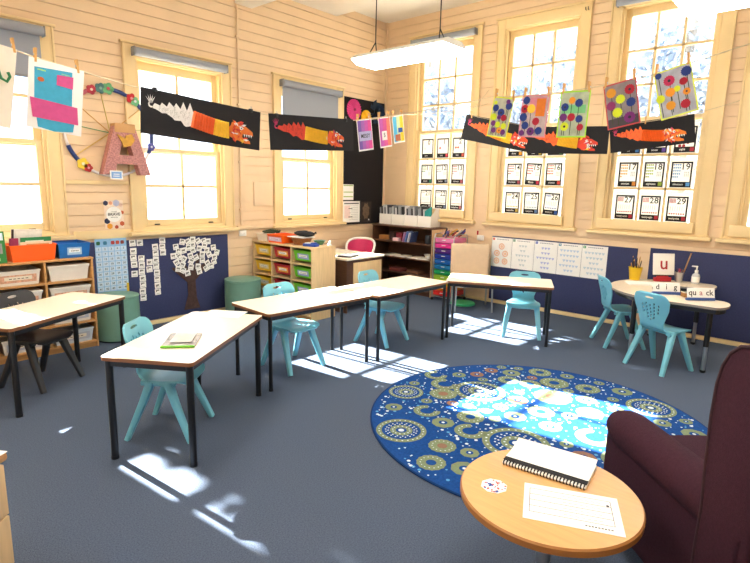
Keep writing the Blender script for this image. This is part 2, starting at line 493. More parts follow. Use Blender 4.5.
# trees outside
LEAF = mat('pale_gum_leaves', '9DABBD', .7, .4, 1.2)
BARK = mat('grey_bark', '8F8578', .9, .2, 8, .4, 20)
def tree(x, y, h, r, seed, label, nl=4800, blobs=None, grp='trees outside the tall windows', tr=.2):
    q = random.Random(seed)
    t = thing('leafy_tree', label, 'tree', T(x, y, -.9), grp)
    a = MB(); a.tube([(0, 0, 0), (.1, .05, h*.35), (-.1, .1, h*.7), (0, 0, h*.95)], [tr, tr*.85, tr*.6, .04], BARK, 8)
    for k in range(6):
        an = q.uniform(0, 6.28); z = h*q.uniform(.35, .7)
        a.tube([(0, .05, z), (math.cos(an)*r*.7, math.sin(an)*r*.7, z+r*.5)], [.07, .02], BARK, 6)
    a.build('trunk', t)
    a = MB()
    blobs = blobs or [(q.uniform(-r, r)*.8, q.uniform(-r, r)*.8, h*.62+q.uniform(-r, r)*1.1, q.uniform(.3, .6)*r) for _ in range(26)]
    for _ in range(nl):
        bx, by, bz, br = q.choice(blobs)
        d = Vector((q.gauss(0, 1), q.gauss(0, 1), q.gauss(0, 1))).normalized()*br*q.uniform(.5, 1)
        c = Vector((bx, by, bz))+d
        u = Vector((q.gauss(0, 1), q.gauss(0, 1), q.gauss(0, 1))).normalized(); v = u.cross(Vector((q.gauss(0, 1), q.gauss(0, 1), q.gauss(0, 1)))).normalized()
        s = q.uniform(.07, .15)
        a.add([c-u*s, c+v*s*.45, c+u*s, c-v*s*.45], [(0, 1, 2, 3)], LEAF)
    a.build('foliage', t, smooth=0)
tree(13.3, 9.7, 7, 1.35, 1, 'pale leafy tree outside seen through the tall window nearest the corner')
tree(13.8, 6.2, 7.4, 1.35, 2, 'pale leafy tree outside seen through the middle tall window')
tree(12.6, 2.7, 7.2, 1.35, 3, 'pale leafy tree outside seen behind the rightmost flower paintings')
tree(1.5, 8.1, 6.0, .9, 4, 'leafy tree close outside the left windows, shading the front desk', 2600, [(-.15, 0, 3.6, .55), (.1, .1, 4.2, .6), (-.35, 0, 4.4, .5), (.25, .2, 4.9, .6), (-.2, .3, 5.3, .6)], 'trees outside the left windows', .26)
tree(5.6, 8.6, 5.6, .8, 5, 'leafy tree outside the window with the half lowered blind', 1500, [(-.3, 0, 4.75, .42), (.2, 0, 4.8, .45), (.1, .2, 5.3, .5), (-.6, .1, 5.1, .4)], 'trees outside the left windows', .08)
# ------------------------------------------------------------------ chairs
def arc_path(pts, n=60):
    # smooth a polyline (Catmull-Rom) and resample by length
    P = [Vector(p) for p in pts]; out = []
    for i in range(len(P)-1):
        a = P[max(i-1, 0)]; b = P[i]; c = P[i+1]; d = P[min(i+2, len(P)-1)]
        for k in range(12):
            t = k/12
            out.append(.5*((2*b)+(c-a)*t+(2*a-5*b+4*c-d)*t*t+(3*b-a-3*c+d)*t**3))
    out.append(P[-1])
    L = [0]
    for i in range(1, len(out)): L.append(L[-1]+(out[i]-out[i-1]).length)
    def f(s):
        s = max(0, min(s, L[-1]))
        for i in range(1, len(L)):
            if L[i] >= s:
                t = (s-L[i-1])/max(1e-9, L[i]-L[i-1]); return out[i-1].lerp(out[i], t)
        return out[-1]
    return f, L[-1]
def inside(p, poly):
    x, y = p; c = False; j = len(poly)-1
    for i in range(len(poly)):
        xi, yi = poly[i]; xj, yj = poly[j]
        if (yi > y) != (yj > y) and x < (xj-xi)*(y-yi)/(yj-yi)+xi: c = not c
        j = i
    return c
def plate(mb, outline, holes, fn, th, sp, material):
    V = []; E = []
    for lp in [outline]+holes:
        b = len(V); V += [Vector(p) for p in lp]; E += [(b+i, b+(i+1) % len(lp)) for i in range(len(lp))]
    xs = [p[0] for p in outline]; ys = [p[1] for p in outline]
    y = min(ys)+sp/2
    while y < max(ys):
        x = min(xs)+sp/2
        while x < max(xs):
            if inside((x, y), outline) and not any(inside((x, y), h) for h in holes):
                if min((Vector((x, y))-v).length for v in V) > sp*.45: V.append(Vector((x, y)))
            x += sp
        y += sp
    r = delaunay_2d_cdt(V, E, [], 0, 1e-6)
    vs, fs = r[0], r[2]
    keep = []
    for f in fs:
        c = sum((vs[i] for i in f), Vector((0, 0)))/len(f)
        if inside(c, outline) and not any(inside(c, h) for h in holes): keep.append(tuple(f))
    A = [fn(v.x, v.y) for v in vs]; e = 1e-3; B = []
    for v, a in zip(vs, A):
        n = (fn(v.x+e, v.y)-fn(v.x-e, v.y)).cross(fn(v.x, v.y+e)-fn(v.x, v.y-e)).normalized()
        B.append(a-n*th)
    n = len(vs); cnt = {}
    for f in keep:
        for i in range(len(f)): cnt[(f[i], f[(i+1) % len(f)])] = 1
    faces = keep+[tuple(n+k for k in reversed(f)) for f in keep]
    for (a, b) in cnt:
        if (b, a) not in cnt: faces.append((b, a, n+a, n+b))
    mb.add(A+B, faces, material)
def ell(cx, cy, rx, ry, n=10, rot=0):
    o = []
    for k in range(n):
        a = 2*math.pi*k/n; x, y = rx*math.cos(a), ry*math.sin(a)
        o.append((cx+x*math.cos(rot)-y*math.sin(rot), cy+x*math.sin(rot)+y*math.cos(rot)))
    return o
CH_PATH, CH_L = arc_path([(0, -.235, .745), (0, -.215, .66), (0, -.185, .56), (0, -.165, .47), (0, -.145, .42), (0, -.09, .395), (0, 0, .388), (0, .1, .392), (0, .16, .39), (0, .195, .372)])
def chair_half(s):
    K = [(0, .10), (.012, .14), (.035, .165), (.08, .178), (.16, .165), (.24, .135), (.30, .118), (.34, .12), (.38, .145), (.43, .172), (.5, .185), (.6, .185), (.66, .175), (.69, .155), (CH_L, .12)]
    for (a, x), (b, y) in zip(K[:-1], K[1:]):
        if s <= b: return x+(y-x)*(s-a)/(b-a)
    return K[-1][1]
def chair_fn(u, v):
    p = CH_PATH(v)
    q = (u/.18)**2
    f = max(0, min(1, (.36-v)/.1)); g = max(0, min(1, (v-.36)/.1))
    return Vector((u, p.y+.035*q*f, p.z+.012*q*g))
def make_chair(label, mt, M):
    t = thing('classroom_chair', label, 'chair', M)
    sj = .345
    def outl(a, b, n):
        L = [a+(b-a)*k/n for k in range(n+1)]
        return [(chair_half(s), s) for s in L]+[(-chair_half(s), s) for s in reversed(L)]
    holes = [ell(0, .045, .045, .011, 14)]
    for c, x0 in enumerate((-.085, -.045, -.005, .035, .075)):
        for r in range(5 if c in (1, 2, 3) else 3):
            s = .105+r*.034+(.0 if c % 2 else .015)
            x = x0*(1-.35*r/5)+.01
            if s < .27: holes.append(ell(x, s, .0085, .0150, 8, .3-x*3))
    mb = MB(); plate(mb, outl(0, sj, 26), holes, chair_fn, .012, .022, mt); mb.build('backrest', t, smooth=50)
    mb = MB(); plate(mb, outl(sj, CH_L, 20), [], chair_fn, .014, .03, mt); mb.build('seat', t, smooth=50)
    mb = MB()
    for s in (-1, 1):
        mb.tube([(s*.145, -.115, .375), (s*.145, .1, .372)], .022, mt, 10, sq=(1, .8))
    mb.tube([(-.145, -.06, .372), (.145, -.06, .372)], .018, mt, 8); mb.build('seat_rail', t)
    for sx in (-1, 1):
        for sy in (-1, 1):
            mb = MB(); mb.tube([(sx*.147, sy*.055, .385), (sx*.165, sy*.105, .25), (sx*.198, sy*.208, .0)], [.030, .026, .019], mt, 12, sq=(1.1, .9)); mb.build('leg', t)
    return t
ch = make_chair('aqua plastic chair tucked under the front left table with its back to the word tree', TEAL, T(1.62, 3.235, 0, -141))
KC = KIDS(ch)
for x, y, a, l in [(3.01, 3.635, 180, 'aqua plastic chair under the long table in front of the tray shelf'),
                   (4.20, 3.58, -174, 'aqua plastic chair under the long table in front of the brown desk'),
                   (5.555, 2.62, 116, 'aqua plastic chair facing the viewer below the strip of number posters'),
                   (5.97, 1.69, -141, 'aqua plastic chair seen side on at the left end of the curved table'),
                   (5.43, 1.15, -113, 'aqua plastic chair with its perforated back to the viewer at the curved table')]:
    copy_tree(ch, T(x, y, 0, a) @ Matrix.Diagonal((1, 1, .94 if a == 116 else 1, 1)), l, kids=KC)
make_chair('dark charcoal plastic chair under the desk at the left picture edge', CHARC, T(1.30, 4.76, 0, -152))

# ------------------------------------------------------------------ desks
def rrect(w, d, r, n=5):
    p = []
    for cx, cy, a0 in ((w/2-r, d/2-r, 0), (-w/2+r, d/2-r, 90), (-w/2+r, -d/2+r, 180), (w/2-r, -d/2+r, 270)):
        for k in range(n+1): a = R(a0+90*k/n); p.append((cx+r*math.cos(a), cy+r*math.sin(a)))
    return p
def make_desk(label, M, L=1.15, D=.57, lr=.0165):
    t = thing('school_desk', label, 'desk', M)
    m = MB(); m.prism(rrect(L, D, .03), .622, .645, BIRCHX, EDGE); m.build('desk_top', t)
    m = MB(); a, b = L/2-.035, D/2-.035
    m.box(-a, a, -b-.012, -b+.012, .585, .622, BLACKM); m.box(-a, a, b-.012, b+.012, .585, .622, BLACKM)
    m.box(-a-.012, -a+.012, -b, b, .585, .622, BLACKM); m.box(a-.012, a+.012, -b, b, .585, .622, BLACKM); m.build('frame', t)
    for sx in (-1, 1):
        for sy in (-1, 1):
            m = MB(); m.tube([(sx*a, sy*b, .012), (sx*a, sy*b, .62)], lr, BLACKM, 14)
            lg = m.build('leg', t)
            m = MB(); m.tube([(sx*a, sy*b, 0), (sx*a, sy*b, .02)], lr+.002, BLACKM, 14); m.build('foot_cap', lg)
    return t
def dircenter(ax, ay, bx, by, D=.57):  # near edge a->b, top lies to its left
    v = Vector((bx-ax, by-ay)); ang = math.degrees(math.atan2(v.y, v.x)); v.normalize()
    c = Vector(((ax+bx)/2, (ay+by)/2))+Vector((-v.y, v.x))*D/2
    return T(c.x, c.y, 0, ang)
make_desk('pale topped desk in the left foreground carrying the plastic bag', T(1.775, 3.185, 0, 33.5), lr=.0215)
make_desk('left of the two pale desks joined end to end before the tray shelf', T(3.04, 3.50, 0, -3))
make_desk('right of the two pale desks joined end to end before the brown desk', T(4.19, 3.40, 0, -1), 1.13)
make_desk('pale desk by the beige chair standing over the sunlit carpet', T(5.27, 2.785, 0, -63.5), 1.13, .56)
make_desk('pale desk cut off at the left picture edge before the book shelf', dircenter(.955, 4.10, 1.97, 4.64), lr=.0215)

# plastic bag with papers on the front desk
t = thing('plastic_bag', 'clear plastic zip bag of papers lying on the front left desk', 'bag', T(1.63, 3.06, .6455, 50))
m = MB(); CLR = mat('cloudy_clear_plastic', 'A8A39C', .25, .3, 22, .8, 25)
plate(m, rrect(.30, .2, .02), [], lambda u, v: Vector((u, v, .012+.006*math.sin(u*40)*math.cos(v*33)*(1-(2*abs(u)/.32)**2))), .010, .02, CLR); m.build('bag_sleeve', t)
m = MB(); m.box(-.09, .11, -.07, .06, .0185, .021, paint('CFCAC4')); m.build('paper_insert', t)
m = MB(); m.box(-.155, -.135, -.1, .1, .004, .014, LIME, .002); m.build('zip_strip', t)
def gluesheet(nm, M, w_, h_, label, cat='paper', lines=6):
    m = MB(); m.box(-w_/2, w_/2, -h_/2, h_/2, 0, .0015, PAPER)
    for k in range(lines): m.rect(-w_*.4, w_*.38, h_*(.36-.13*k), h_*(.36-.13*k)+.003, .0016, mat('pencil_grey', '8E8A88', .8), .0003)
    return tag(m.build(nm, None, M), label, cat)
gluesheet('worksheet', T(2.22, 3.50, .6455, 34), .21, .30, 'white printed sheet at the far end of the front left desk')

# ------------------------------------------------------------------ round side table
BT = T(1.86, .715, 0)
t = thing('round_side_table', 'round beech side table beside the burgundy armchair', 'table', BT)
m = MB(); m.lathe([(.325, .466), (.338, .472), (.338, .494), (.332, .5)], BEECHE, 72); m.lathe([(.332, .499), (.332, .5006)], BEECH, 72); m.build('table_top', t)
m = MB(); m.lathe([(.028, .03), (.028, .466)], CHROME, 24); m.lathe([(.09, .455), (.09, .466)], CHROME, 24); m.build('pedestal', t)
m = MB(); m.lathe([(.20, 0), (.20, .012), (.05, .03)], BLACKM, 40); m.build('base_plate', t)
# bound booklet
a_ = Vector((1.915, .945, .502)); b_ = Vector((1.96, .61, .502))
dirb = math.degrees(math.atan2(b_.y-a_.y, b_.x-a_.x))
t = thing('ring_bound_booklet', 'thick comb bound booklet with curling white cover on the round table', 'booklet', T(a_.x, a_.y, .5015, dirb))
LB = (b_-a_).length
m = MB(); m.box(.0, LB, .012, .20, 0, .016, PAPER, .002)
m.build('pages', t)
m = MB(); plate(m, [(0, .045), (LB, .045), (LB, .1), (LB, .15), (LB, .205), (0, .205), (0, .15), (0, .1)], [], lambda u, v: Vector((u, v, .019+.018*max(0, (v-.09)/.11)**2)), .001, .02, PAPER); m.build('cover', t)
m = MB(); m.box(0, LB, .014, .045, .016, .0185, BLACKP); m.build('binding_strip', t)
m = MB()
for k in range(26):
    x = LB*(k+.5)/26
    m.tube([(x+0, .016, .018), (x, .004, .016), (x, -.001, .009), (x, .004, .001), (x, .016, .001)], .0032, BLACKP, 5)
m.tube([(.002, .004, .009), (LB-.002, .004, .009)], .006, PAPER, 8)
m.build('comb_binding', t)
pc = [Vector(q) for q in ((1.85, .804, .501), (1.632, .718, .501), (1.988, .502, .501), (1.77, .405, .501))]
ctr = (pc[0]+pc[1]+pc[2]+pc[3])/4; dx = (pc[2]-pc[0]+pc[3]-pc[1]); pa = math.degrees(math.atan2(dx.y, dx.x))
PW = dx.length/2; PH = ((pc[0]-pc[1]).length+(pc[2]-pc[3]).length)/2
m = MB(); m.box(-PW/2, PW/2, -PH/2, PH/2, 0, .0012, PAPER)
INK = mat('dark_ink', '26262A', .8)
x0, x1, y0, y1 = -PW*.44, PW*.42, -PH*.30, PH*.36
for k in range(5):
    y = y0+(y1-y0)*k/4; m.rect(x0, x1, y, y+.002, .0013, INK, .0003)
m.rect(x0, x0+.002, y0, y1, .0013, INK, .0003); m.rect(x1-.002, x1, y0, y1, .0013, INK, .0003)
m.disc(x1-.012, y1-.03, .006, .0013, INK, 10, .0003)
for k in range(4):
    for j in range(7):
        yy = y0+(y1-y0)*(k+.45)/4; m.rect(x1-.05-j*.02, x1-.037-j*.02, yy, yy+.0022, .0013, mat('pencil_grey', '8E8A88', .8), .0003)
for j in range(9): m.rect(x1-.10+j*.0105, x1-.093+j*.0105, -PH*.41, -PH*.385, .0013, INK, .0003)
tag(m.build('printed_form', None, T(ctr.x, ctr.y, .5012, pa)), 'white sheet with a ruled black box lying on the round table', 'paper')
c = Vector((1.743, .887, .501))
m = MB(); m.disc(0, 0, .052, 0, PAPER, 8, .0012)
q = random.Random(3)
for k in range(34):
    a = q.uniform(0, 6.28); r = .044*math.sqrt(q.random()); m.disc(r*math.cos(a), r*math.sin(a), q.uniform(.003, .006), .0013, paint(q.choice(['C8202A', 'C8202A', 'D8606A', '2A50A8'])), 6, .0003)
tag(m.build('octagonal_card', None, T(c.x, c.y, .5012)), 'octagonal white card with red and blue marks on the round table', 'card')

# ------------------------------------------------------------------ armchair
def bevbox(mb, x0, x1, y0, y1, z0, z1, mt, bev, seg=5, fn=None):
    bm = bmesh.new(); bmesh.ops.create_cube(bm, size=1)
    for v in bm.verts: v.co = Vector(((x0+x1)/2+v.co.x*(x1-x0), (y0+y1)/2+v.co.y*(y1-y0), (z0+z1)/2+v.co.z*(z1-z0)))
    bmesh.ops.bevel(bm, geom=bm.edges[:], offset=bev, segments=seg, profile=.5, affect='EDGES')
    bmesh.ops.subdivide_edges(bm, edges=[e for e in bm.edges if e.calc_length() > .1], cuts=6, use_grid_fill=True)
    if fn:
        for v in bm.verts: v.co = fn(v.co)
    mb.bm_add(bm, mt)
AC = T(2.55, .185, 0, -45)
t = thing('wing_armchair', 'burgundy upholstered wing armchair turned away at the right picture edge', 'armchair', AC)
m = MB(); bevbox(m, -.27, .27, -.40, .36, .12, .33, BURG, .03); m.build('seat_base', t)
m = MB(); bevbox(m, -.245, .245, -.35, .40, .33, .47, BURG, .045, 5, lambda c: Vector((c.x, c.y, c.z+(.018*(1-(c.x/.26)**2) if c.z > .4 else 0)))); m.build('seat_cushion', t)
for s in (-1, 1):
    m = MB()
    bevbox(m, min(s*.25, s*.40), max(s*.25, s*.40), -.44, .37, .10, .54, BURG, .04)
    pts = []; rr = []
    for k in range(15):
        y = .385-.84*k/14; pts.append((s*.32, y, .545+.015*(k/14))); rr.append(.065+.03*min(1, (k/1.6))**.5 if k < 2 else .097)
    pts.insert(0, (s*.32, .402, .545)); rr.insert(0, .035)
    m.tube(pts, rr, BURG, 20); m.build('armrest', t)
    # wing
    m = MB()
    prof = [(-.53, .14), (-.30, .14), (-.30, .45), (-.305, .58), (-.295, .74), (-.29, .92), (-.295, 1.06), (-.31, 1.13), (-.335, 1.18), (-.375, 1.215), (-.43, 1.23), (-.53, 1.23)]
    bm = bmesh.new(); vs = []
    for x in (s*.30, s*.43):
        vs.append([bm.verts.new((x, y-.05, z-(.03 if z > 1 else 0))) for y, z in prof])
    n = len(prof); bm.faces.new(vs[0]); bm.faces.new(list(reversed(vs[1])))
    for i in range(n): bm.faces.new((vs[0][i], vs[1][i], vs[1][(i+1) % n], vs[0][(i+1) % n]))
    bmesh.ops.recalc_face_normals(bm, faces=bm.faces)
    bmesh.ops.bevel(bm, geom=bm.edges[:], offset=.016, segments=3, profile=.5, affect='EDGES')
    m.bm_add(bm, BURG); m.build('wing', t)
    m = MB(); m.tube([(s*.426, y-.05, z-(.03 if z > 1 else 0)) for y, z in ((-.302, .16), (-.302, .45), (-.307, .58), (-.297, .74), (-.292, .92), (-.297, 1.06), (-.313, 1.13), (-.338, 1.178), (-.378, 1.212), (-.43, 1.226), (-.52, 1.226))], .007, BURGP, 8); m.build('wing_piping', t)
m = MB()
def lean(c): return Vector((c.x*(1-.05*max(0, c.z-.6)), c.y-.07*(c.z-.3), c.z-(.05*(c.x/.36)**2 if c.z > .95 else 0)))
bevbox(m, -.43, .43, -.58, -.45, .10, 1.22, BURG, .055, 6, lean); m.build('backrest', t)
m = MB()
for s in (-1, 1):
    P = [lean(Vector((s*.425, -.575, z))) for z in (.12, .3, .5, .7, .9, 1.06, 1.16)]+[lean(Vector((s*.39, -.575, 1.195)))]
    if s == 1: pr = list(reversed(P))
    else: pl = P
m.tube(pl+pr, .007, BURGP, 8); m.build('back_piping', t)
for sx in (-1, 1):
    for sy in (-1, 1):
        m = MB(); m.tube([(sx*.30, sy*.32-.05, .11), (sx*.31, sy*.34-.05, 0)], [.028, .018], DBROWN, 10); m.build('leg', t)

# ------------------------------------------------------------------ rug
m = MB(); RC = (3.47, 1.47); RRAD = 1.2
RUGB = mat('rug_royal_blue', '1A4789', .95, .16, 60, .3, 300, spec=.1); RUGO = mat('rug_olive', '7C8A6C', .95, .12, 80, .3, 300, spec=.1)
RUGW = mat('rug_white', 'D6E4EA', .95, .05, 80, spec=.1); RUGL = mat('rug_light_blue', '5AA0D0', .95, .1, 80, spec=.1); RUGD = mat('rug_navy', '173666', .95, .1, 80, spec=.1)
RUGR = mat('rug_russet', '8C6A58', .95, .1, 80, spec=.1)
m.lathe([(RRAD-.02, 0), (RRAD, .002), (RRAD, .009), (RRAD-.012, .011)], RUGD, 96); m.lathe([(RRAD-.012, .0105), (RRAD-.012, .0112)], RUGB, 96)
q = random.Random(11)
meds = []
for x, y, r in [(-.81, .6, .23), (.19, .58, .21), (-.43, -.06, .22), (-.25, 1.0, .14), (.83, -.55, .19)]: meds.append((x, y, r, 2))
for x, y, r in [(-.43, .66, .1), (-.8, .27, .09), (-1.02, .2, .09), (-.05, .57, .09), (-.49, .25, .11), (.59, .53, .09), (-.55, .88, .065), (-.3, .84, .085), (.12, .87, .12), (-.07, .76, .11), (.64, .35, .09), (.24, 1.05, .1), (.81, .21, .12), (.5, .09, .15), (.63, -.13, .08), (.4, -.24, .1), (.88, -.05, .1)]:
    if all((x-a)**2+(y-b)**2 > (r+c)**2*.7 for a, b, c, _ in meds): meds.append((x, y, r, 1 if r > .085 else 0))
for _ in range(2500):
    a = q.uniform(0, 6.283); r = RRAD*math.sqrt(q.random()); sz = q.choice([.2, .13, .1, .08, .06, .045])
    x, y = r*math.cos(a), r*math.sin(a)
    if r+sz > RRAD-.03: continue
    if all((x-b)**2+(y-c)**2 > (sz+d+.02)**2 for b, c, d, _ in meds): meds.append((x, y, sz, 2 if sz > .15 else (1 if sz > .09 else 0)))
ZR = .0112
for i, (x, y, r, k) in enumerate(meds):
    while math.hypot(x, y)+r > RRAD-.015: r *= .93
    if k == 2:
        m.ring(x, y, r*.78, r, ZR, RUGO, 40, .0008); m.ring(x, y, r*.22, r*.45, ZR, RUGO, 30, .0008)
        for ring, n in ((.88, 26), (.62, 20), (.52, 16), (.34, 12)):
            for j in range(n): a = 6.283*j/n; m.disc(x+r*ring*math.cos(a), y+r*ring*math.sin(a), r*.035, ZR+.0009, RUGW, 6, .0004)
        m.disc(x, y, r*.12, ZR, RUGW, 10, .001)
    elif k == 1:
        if i % 3 == 2: m.ring(x, y, r*.5, r, ZR, RUGO, 30, .0008, .5, 5.4)
        else:
            m.disc(x, y, r, ZR, RUGO, 28, .0008, wob=.03); m.disc(x, y, r*.36, ZR+.001, RUGB if i % 2 else RUGR, 14, .0004)
        for j in range(14): a = 6.283*j/14; m.disc(x+r*.72*math.cos(a), y+r*.72*math.sin(a), r*.05, ZR+.0015, RUGW, 6, .0003)
    else:
        m.disc(x, y, r, ZR, RUGO if i % 4 else RUGR, 18, .0008, wob=.03); m.disc(x, y, r*.4, ZR+.001, RUGB, 10, .0004); m.disc(x, y, r*.15, ZR+.0015, RUGW, 8, .0004)
for _ in range(1500):
    a = q.uniform(0, 6.283); r = (RRAD-.03)*math.sqrt(q.random()); x, y = r*math.cos(a), r*math.sin(a)
    if all((x-b)**2+(y-c)**2 > (d+.008)**2 for b, c, d, _ in meds):
        m.disc(x, y, q.choice([.005, .006, .007, .012]), ZR, q.choice([RUGW, RUGW, RUGL]), 8, .0006)
tag(m.build('round_rug', None, T(*RC, 0), smooth=0), 'round blue rug with olive medallions and white dots on the carpet', 'rug')
# ------------------------------------------------------------------ storage
def shelf_unit(name, label, cat, M, W, D, H, cols, rows, mt, edge, z0=.05, th=.018, back=None):
    # local: x right, front at y=0, back at y=D
    t = thing(name, label, cat, M)
    m = MB()
    m.box(-W/2, -W/2+th, 0, D, 0, H, mt, .002); m.box(W/2-th, W/2, 0, D, 0, H, mt, .002)
    m.box(-W/2-.004, W/2+.004, -.006, D, H, H+th, mt, .002); m.build('carcass', t)
    m = MB(); m.box(-W/2+th, W/2-th, D-.008, D, 0, H, back or mt); m.build('back_panel', t)
    m = MB(); m.box(-W/2+th, W/2-th, .02, .035, 0, z0, edge); m.build('plinth', t)
    for r in range(rows):
        z = z0+(H-z0)*r/rows
        m = MB(); m.box(-W/2+th, W/2-th, .002, D-.008, z, z+th, mt); m.build('shelf_board', t)
    for c in range(1, cols):
        x = -W/2+W*c/cols
        for r in range(rows):
            z = z0+(H-z0)*r/rows+th; zt = z0+(H-z0)*(r+1)/rows
            m = MB(); m.box(x-th/2, x+th/2, .002, D-.008, z, zt, mt); m.build('divider', t)
    return t
def cell(W, D, H, cols, rows, c, r, z0=.05, th=.018):
    return (-W/2+W*(c+.5)/cols, z0+(H-z0)*r/rows+th)
def tray(name, label, M, w_, d, h, mt, lab=None, group=None, lid=None, labtext=True, taper=.88):
    t = thing(name, label, 'tray', M, group)
    m = MB()
    a, b = w_/2, d/2; k = taper; e = .004
    def loop(s, z, g=0): return [(-a*s+g, -b*s+g, z), (a*s-g, -b*s+g, z), (a*s-g, b*s-g, z), (-a*s+g, b*s-g, z)]
    v = loop(k, 0)+loop(.97, h-.012)+loop(1, h-.012)+loop(1, h)+loop(.955, h)+loop(k, .005, .003)
    f = [(3, 2, 1, 0)]+[(4*i+j, 4*i+(j+1) % 4, 4*(i+1)+(j+1) % 4, 4*(i+1)+j) for i in range(5) for j in range(4)]+[(20, 21, 22, 23)]
    m.add(v, f, mt); m.build('tub', t, smooth=0)
    if lid:
        m = MB(); m.box(-a-.003, a+.003, -b-.003, b+.003, h, h+.012, lid, .003); m.build('lid', t)
    if lab:
        m = MB(); sl = (1-k)*b/h
        y = lambda z: -b*(k+(0.97-k)*z/(h-.012))-.002
        lw, z0, z1 = w_*lab[1], h*.2, h*.72
        m.add([(-lw, y(z0), z0), (lw, y(z0), z0), (lw, y(z1), z1), (-lw, y(z1), z1)], [(0, 1, 2, 3)], lab[0])
        i0 = 2 if lab[2] else 0
        if lab[2]:
            m.add([(-lw*.75, y(z0)-.001, z0+h*.1), (lw*.75, y(z0)-.001, z0+h*.1), (lw*.75, y(z1)-.001, z1-h*.1), (-lw*.75, y(z1)-.001, z1-h*.1)], [(0, 1, 2, 3)], lab[2])
            for j in range(5):
                x = -lw*.5+j*lw*.22; m.add([(x, y(z0)-.002, h*.42), (x+lw*.15, y(z0)-.002, h*.42), (x+lw*.15, y(z1)-.002, h*.5), (x, y(z1)-.002, h*.5)], [(0, 1, 2, 3)], INK)
        m.build('label_card', t, smooth=0)
    return t
def book(label, M, w_, h_, th, cov, group=None, name='book', pic=None):
    # stands on its lower edge, cover faces -Y
    t = thing(name, label, 'book', M, group)
    m = MB(); m.box(-w_/2, w_/2, 0, .002, 0, h_, cov); m.box(-w_/2, w_/2, th-.002, th, 0, h_, cov); m.box(-w_/2, -w_/2+.002, 0, th, 0, h_, cov); m.build('cover', t)
    m = MB(); m.box(-w_/2+.002, w_/2-.003, .002, th-.002, .003, h_-.003, PAPER); m.build('pages', t)
    if pic:
        m = MB()
        for x0, x1, z0, z1, c in pic: m.box(-w_/2+w_*x0, -w_/2+w_*x1, -.0012, 0, h_*z0, h_*z1, paint(c))
        m.build('cover_picture', t)
    return t

# book shelf at the left under the first window
SW, SD, SH = 1.68, .38, .885
SM = T(1.17, 5.45, 0, 0)
shelf_unit('cubby_shelf', 'light wood open shelf with white trays under the left window', 'shelf', SM, SW, SD, SH, 4, 4, OAK and mat('honey_oak_laminate', 'C4935A', .45, .12, 8, stretch=(1, 1, 8)), OAK)
CLEARW = mat('frosted_white_plastic', 'E4DFD6', .3, .03, 20)
LABP = mat('patterned_peach_label', 'D9A98C', .7, .25, 60)
for c, r, l in [(3, 3, 'plain white lidded tray in the top right cubby of the honey oak shelf'), (2, 3, 'white tray with a wide peach label, top row of the honey oak shelf'),
                (3, 2, 'white lidded tray with a peach label below the plain white lidded tray'), (2, 2, 'white tray behind the dark chair back in the honey oak shelf'),
                (3, 1, 'white tray with a grey label, third down at the right of the oak shelf'), (2, 1, 'white tray seen under the left desk in the honey oak shelf'),
                (3, 0, 'pale blue tray in the bottom right cubby of the honey oak shelf'), (2, 0, 'pale tray in the bottom row behind the dark chair legs'),
                (1, 3, 'white tray at the left end of the top row of the honey oak shelf')]:
    x, z = cell(SW, SD, SH, 4, 4, c, r)
    plain = (c, r) == (3, 3)
    tray('storage_tray', l, SM @ T(x, .185, z+.001), .36, .34, .135, CLEARW if (c, r) != (3, 0) else plast('C9D3DC'), None if plain else (LABP if r > 1 else paint('B9BFCC'), .40, CREAMP), None, CLEARW if plain or r == 2 else None)
tray('book_tub', 'orange plastic tub of picture books on the left shelf', SM @ T(.355, .19, SH+.0195), .38, .33, .15, ORANGE, None)
tray('storage_tray', 'blue plastic tray with a pale label on top of the left shelf', SM @ T(.70, .21, SH+.0195), .29, .34, .14, BLUE, (paint('9CC4EA'), .22, paint('E4EEF8')))
tb = SM @ T(.355, .19, SH+.026)
book('white book with a dark spine standing at the back of the orange tub', tb @ T(.0, .08, 0) @ Matrix.Rotation(R(8), 4, 'X') @ Matrix.Rotation(R(3), 4, 'Y'), .25, .27, .012, paint('E9E2DC'), pic=[(.0, .08, 0, 1, '3A2C30'), (.16, .96, .42, .94, 'F2ECE6'), (.3, .85, .62, .66, 'D78AA8')])
book('green covered book leaning inside the orange tub', tb @ T(.06, .0, 0) @ Matrix.Rotation(R(10), 4, 'X'), .25, .20, .01, paint('2E8A55'), pic=[(.15, .75, .78, .86, 'E8F2E4'), (.1, .9, .1, .6, 'CDE4C0')])
book('cream covered book at the front of the orange tub', tb @ T(.04, -.07, 0) @ Matrix.Rotation(R(10), 4, 'X'), .26, .165, .01, paint('EFE3C8'), pic=[(.2, .9, .82, .9, 'D9A46A')])
book('thin red and purple book at the left end of the orange tub', tb @ T(-.125, -.04, 0) @ Matrix.Rotation(R(7), 4, 'X'), .07, .2, .01, paint('A03A62'))
book('green book with a photo cover standing at the left end of the shelf top', SM @ T(.02, .05, SH+.0195) @ Matrix.Rotation(R(-4), 4, 'X'), .25, .28, .012, paint('2F7F3F'), pic=[(.05, .95, .72, .95, 'CFE0EE'), (.1, .9, .3, .62, '8C8C8C'), (.4, .8, .38, .5, '3A3A3A'), (.1, .8, .08, .16, 'DDE8C8')])

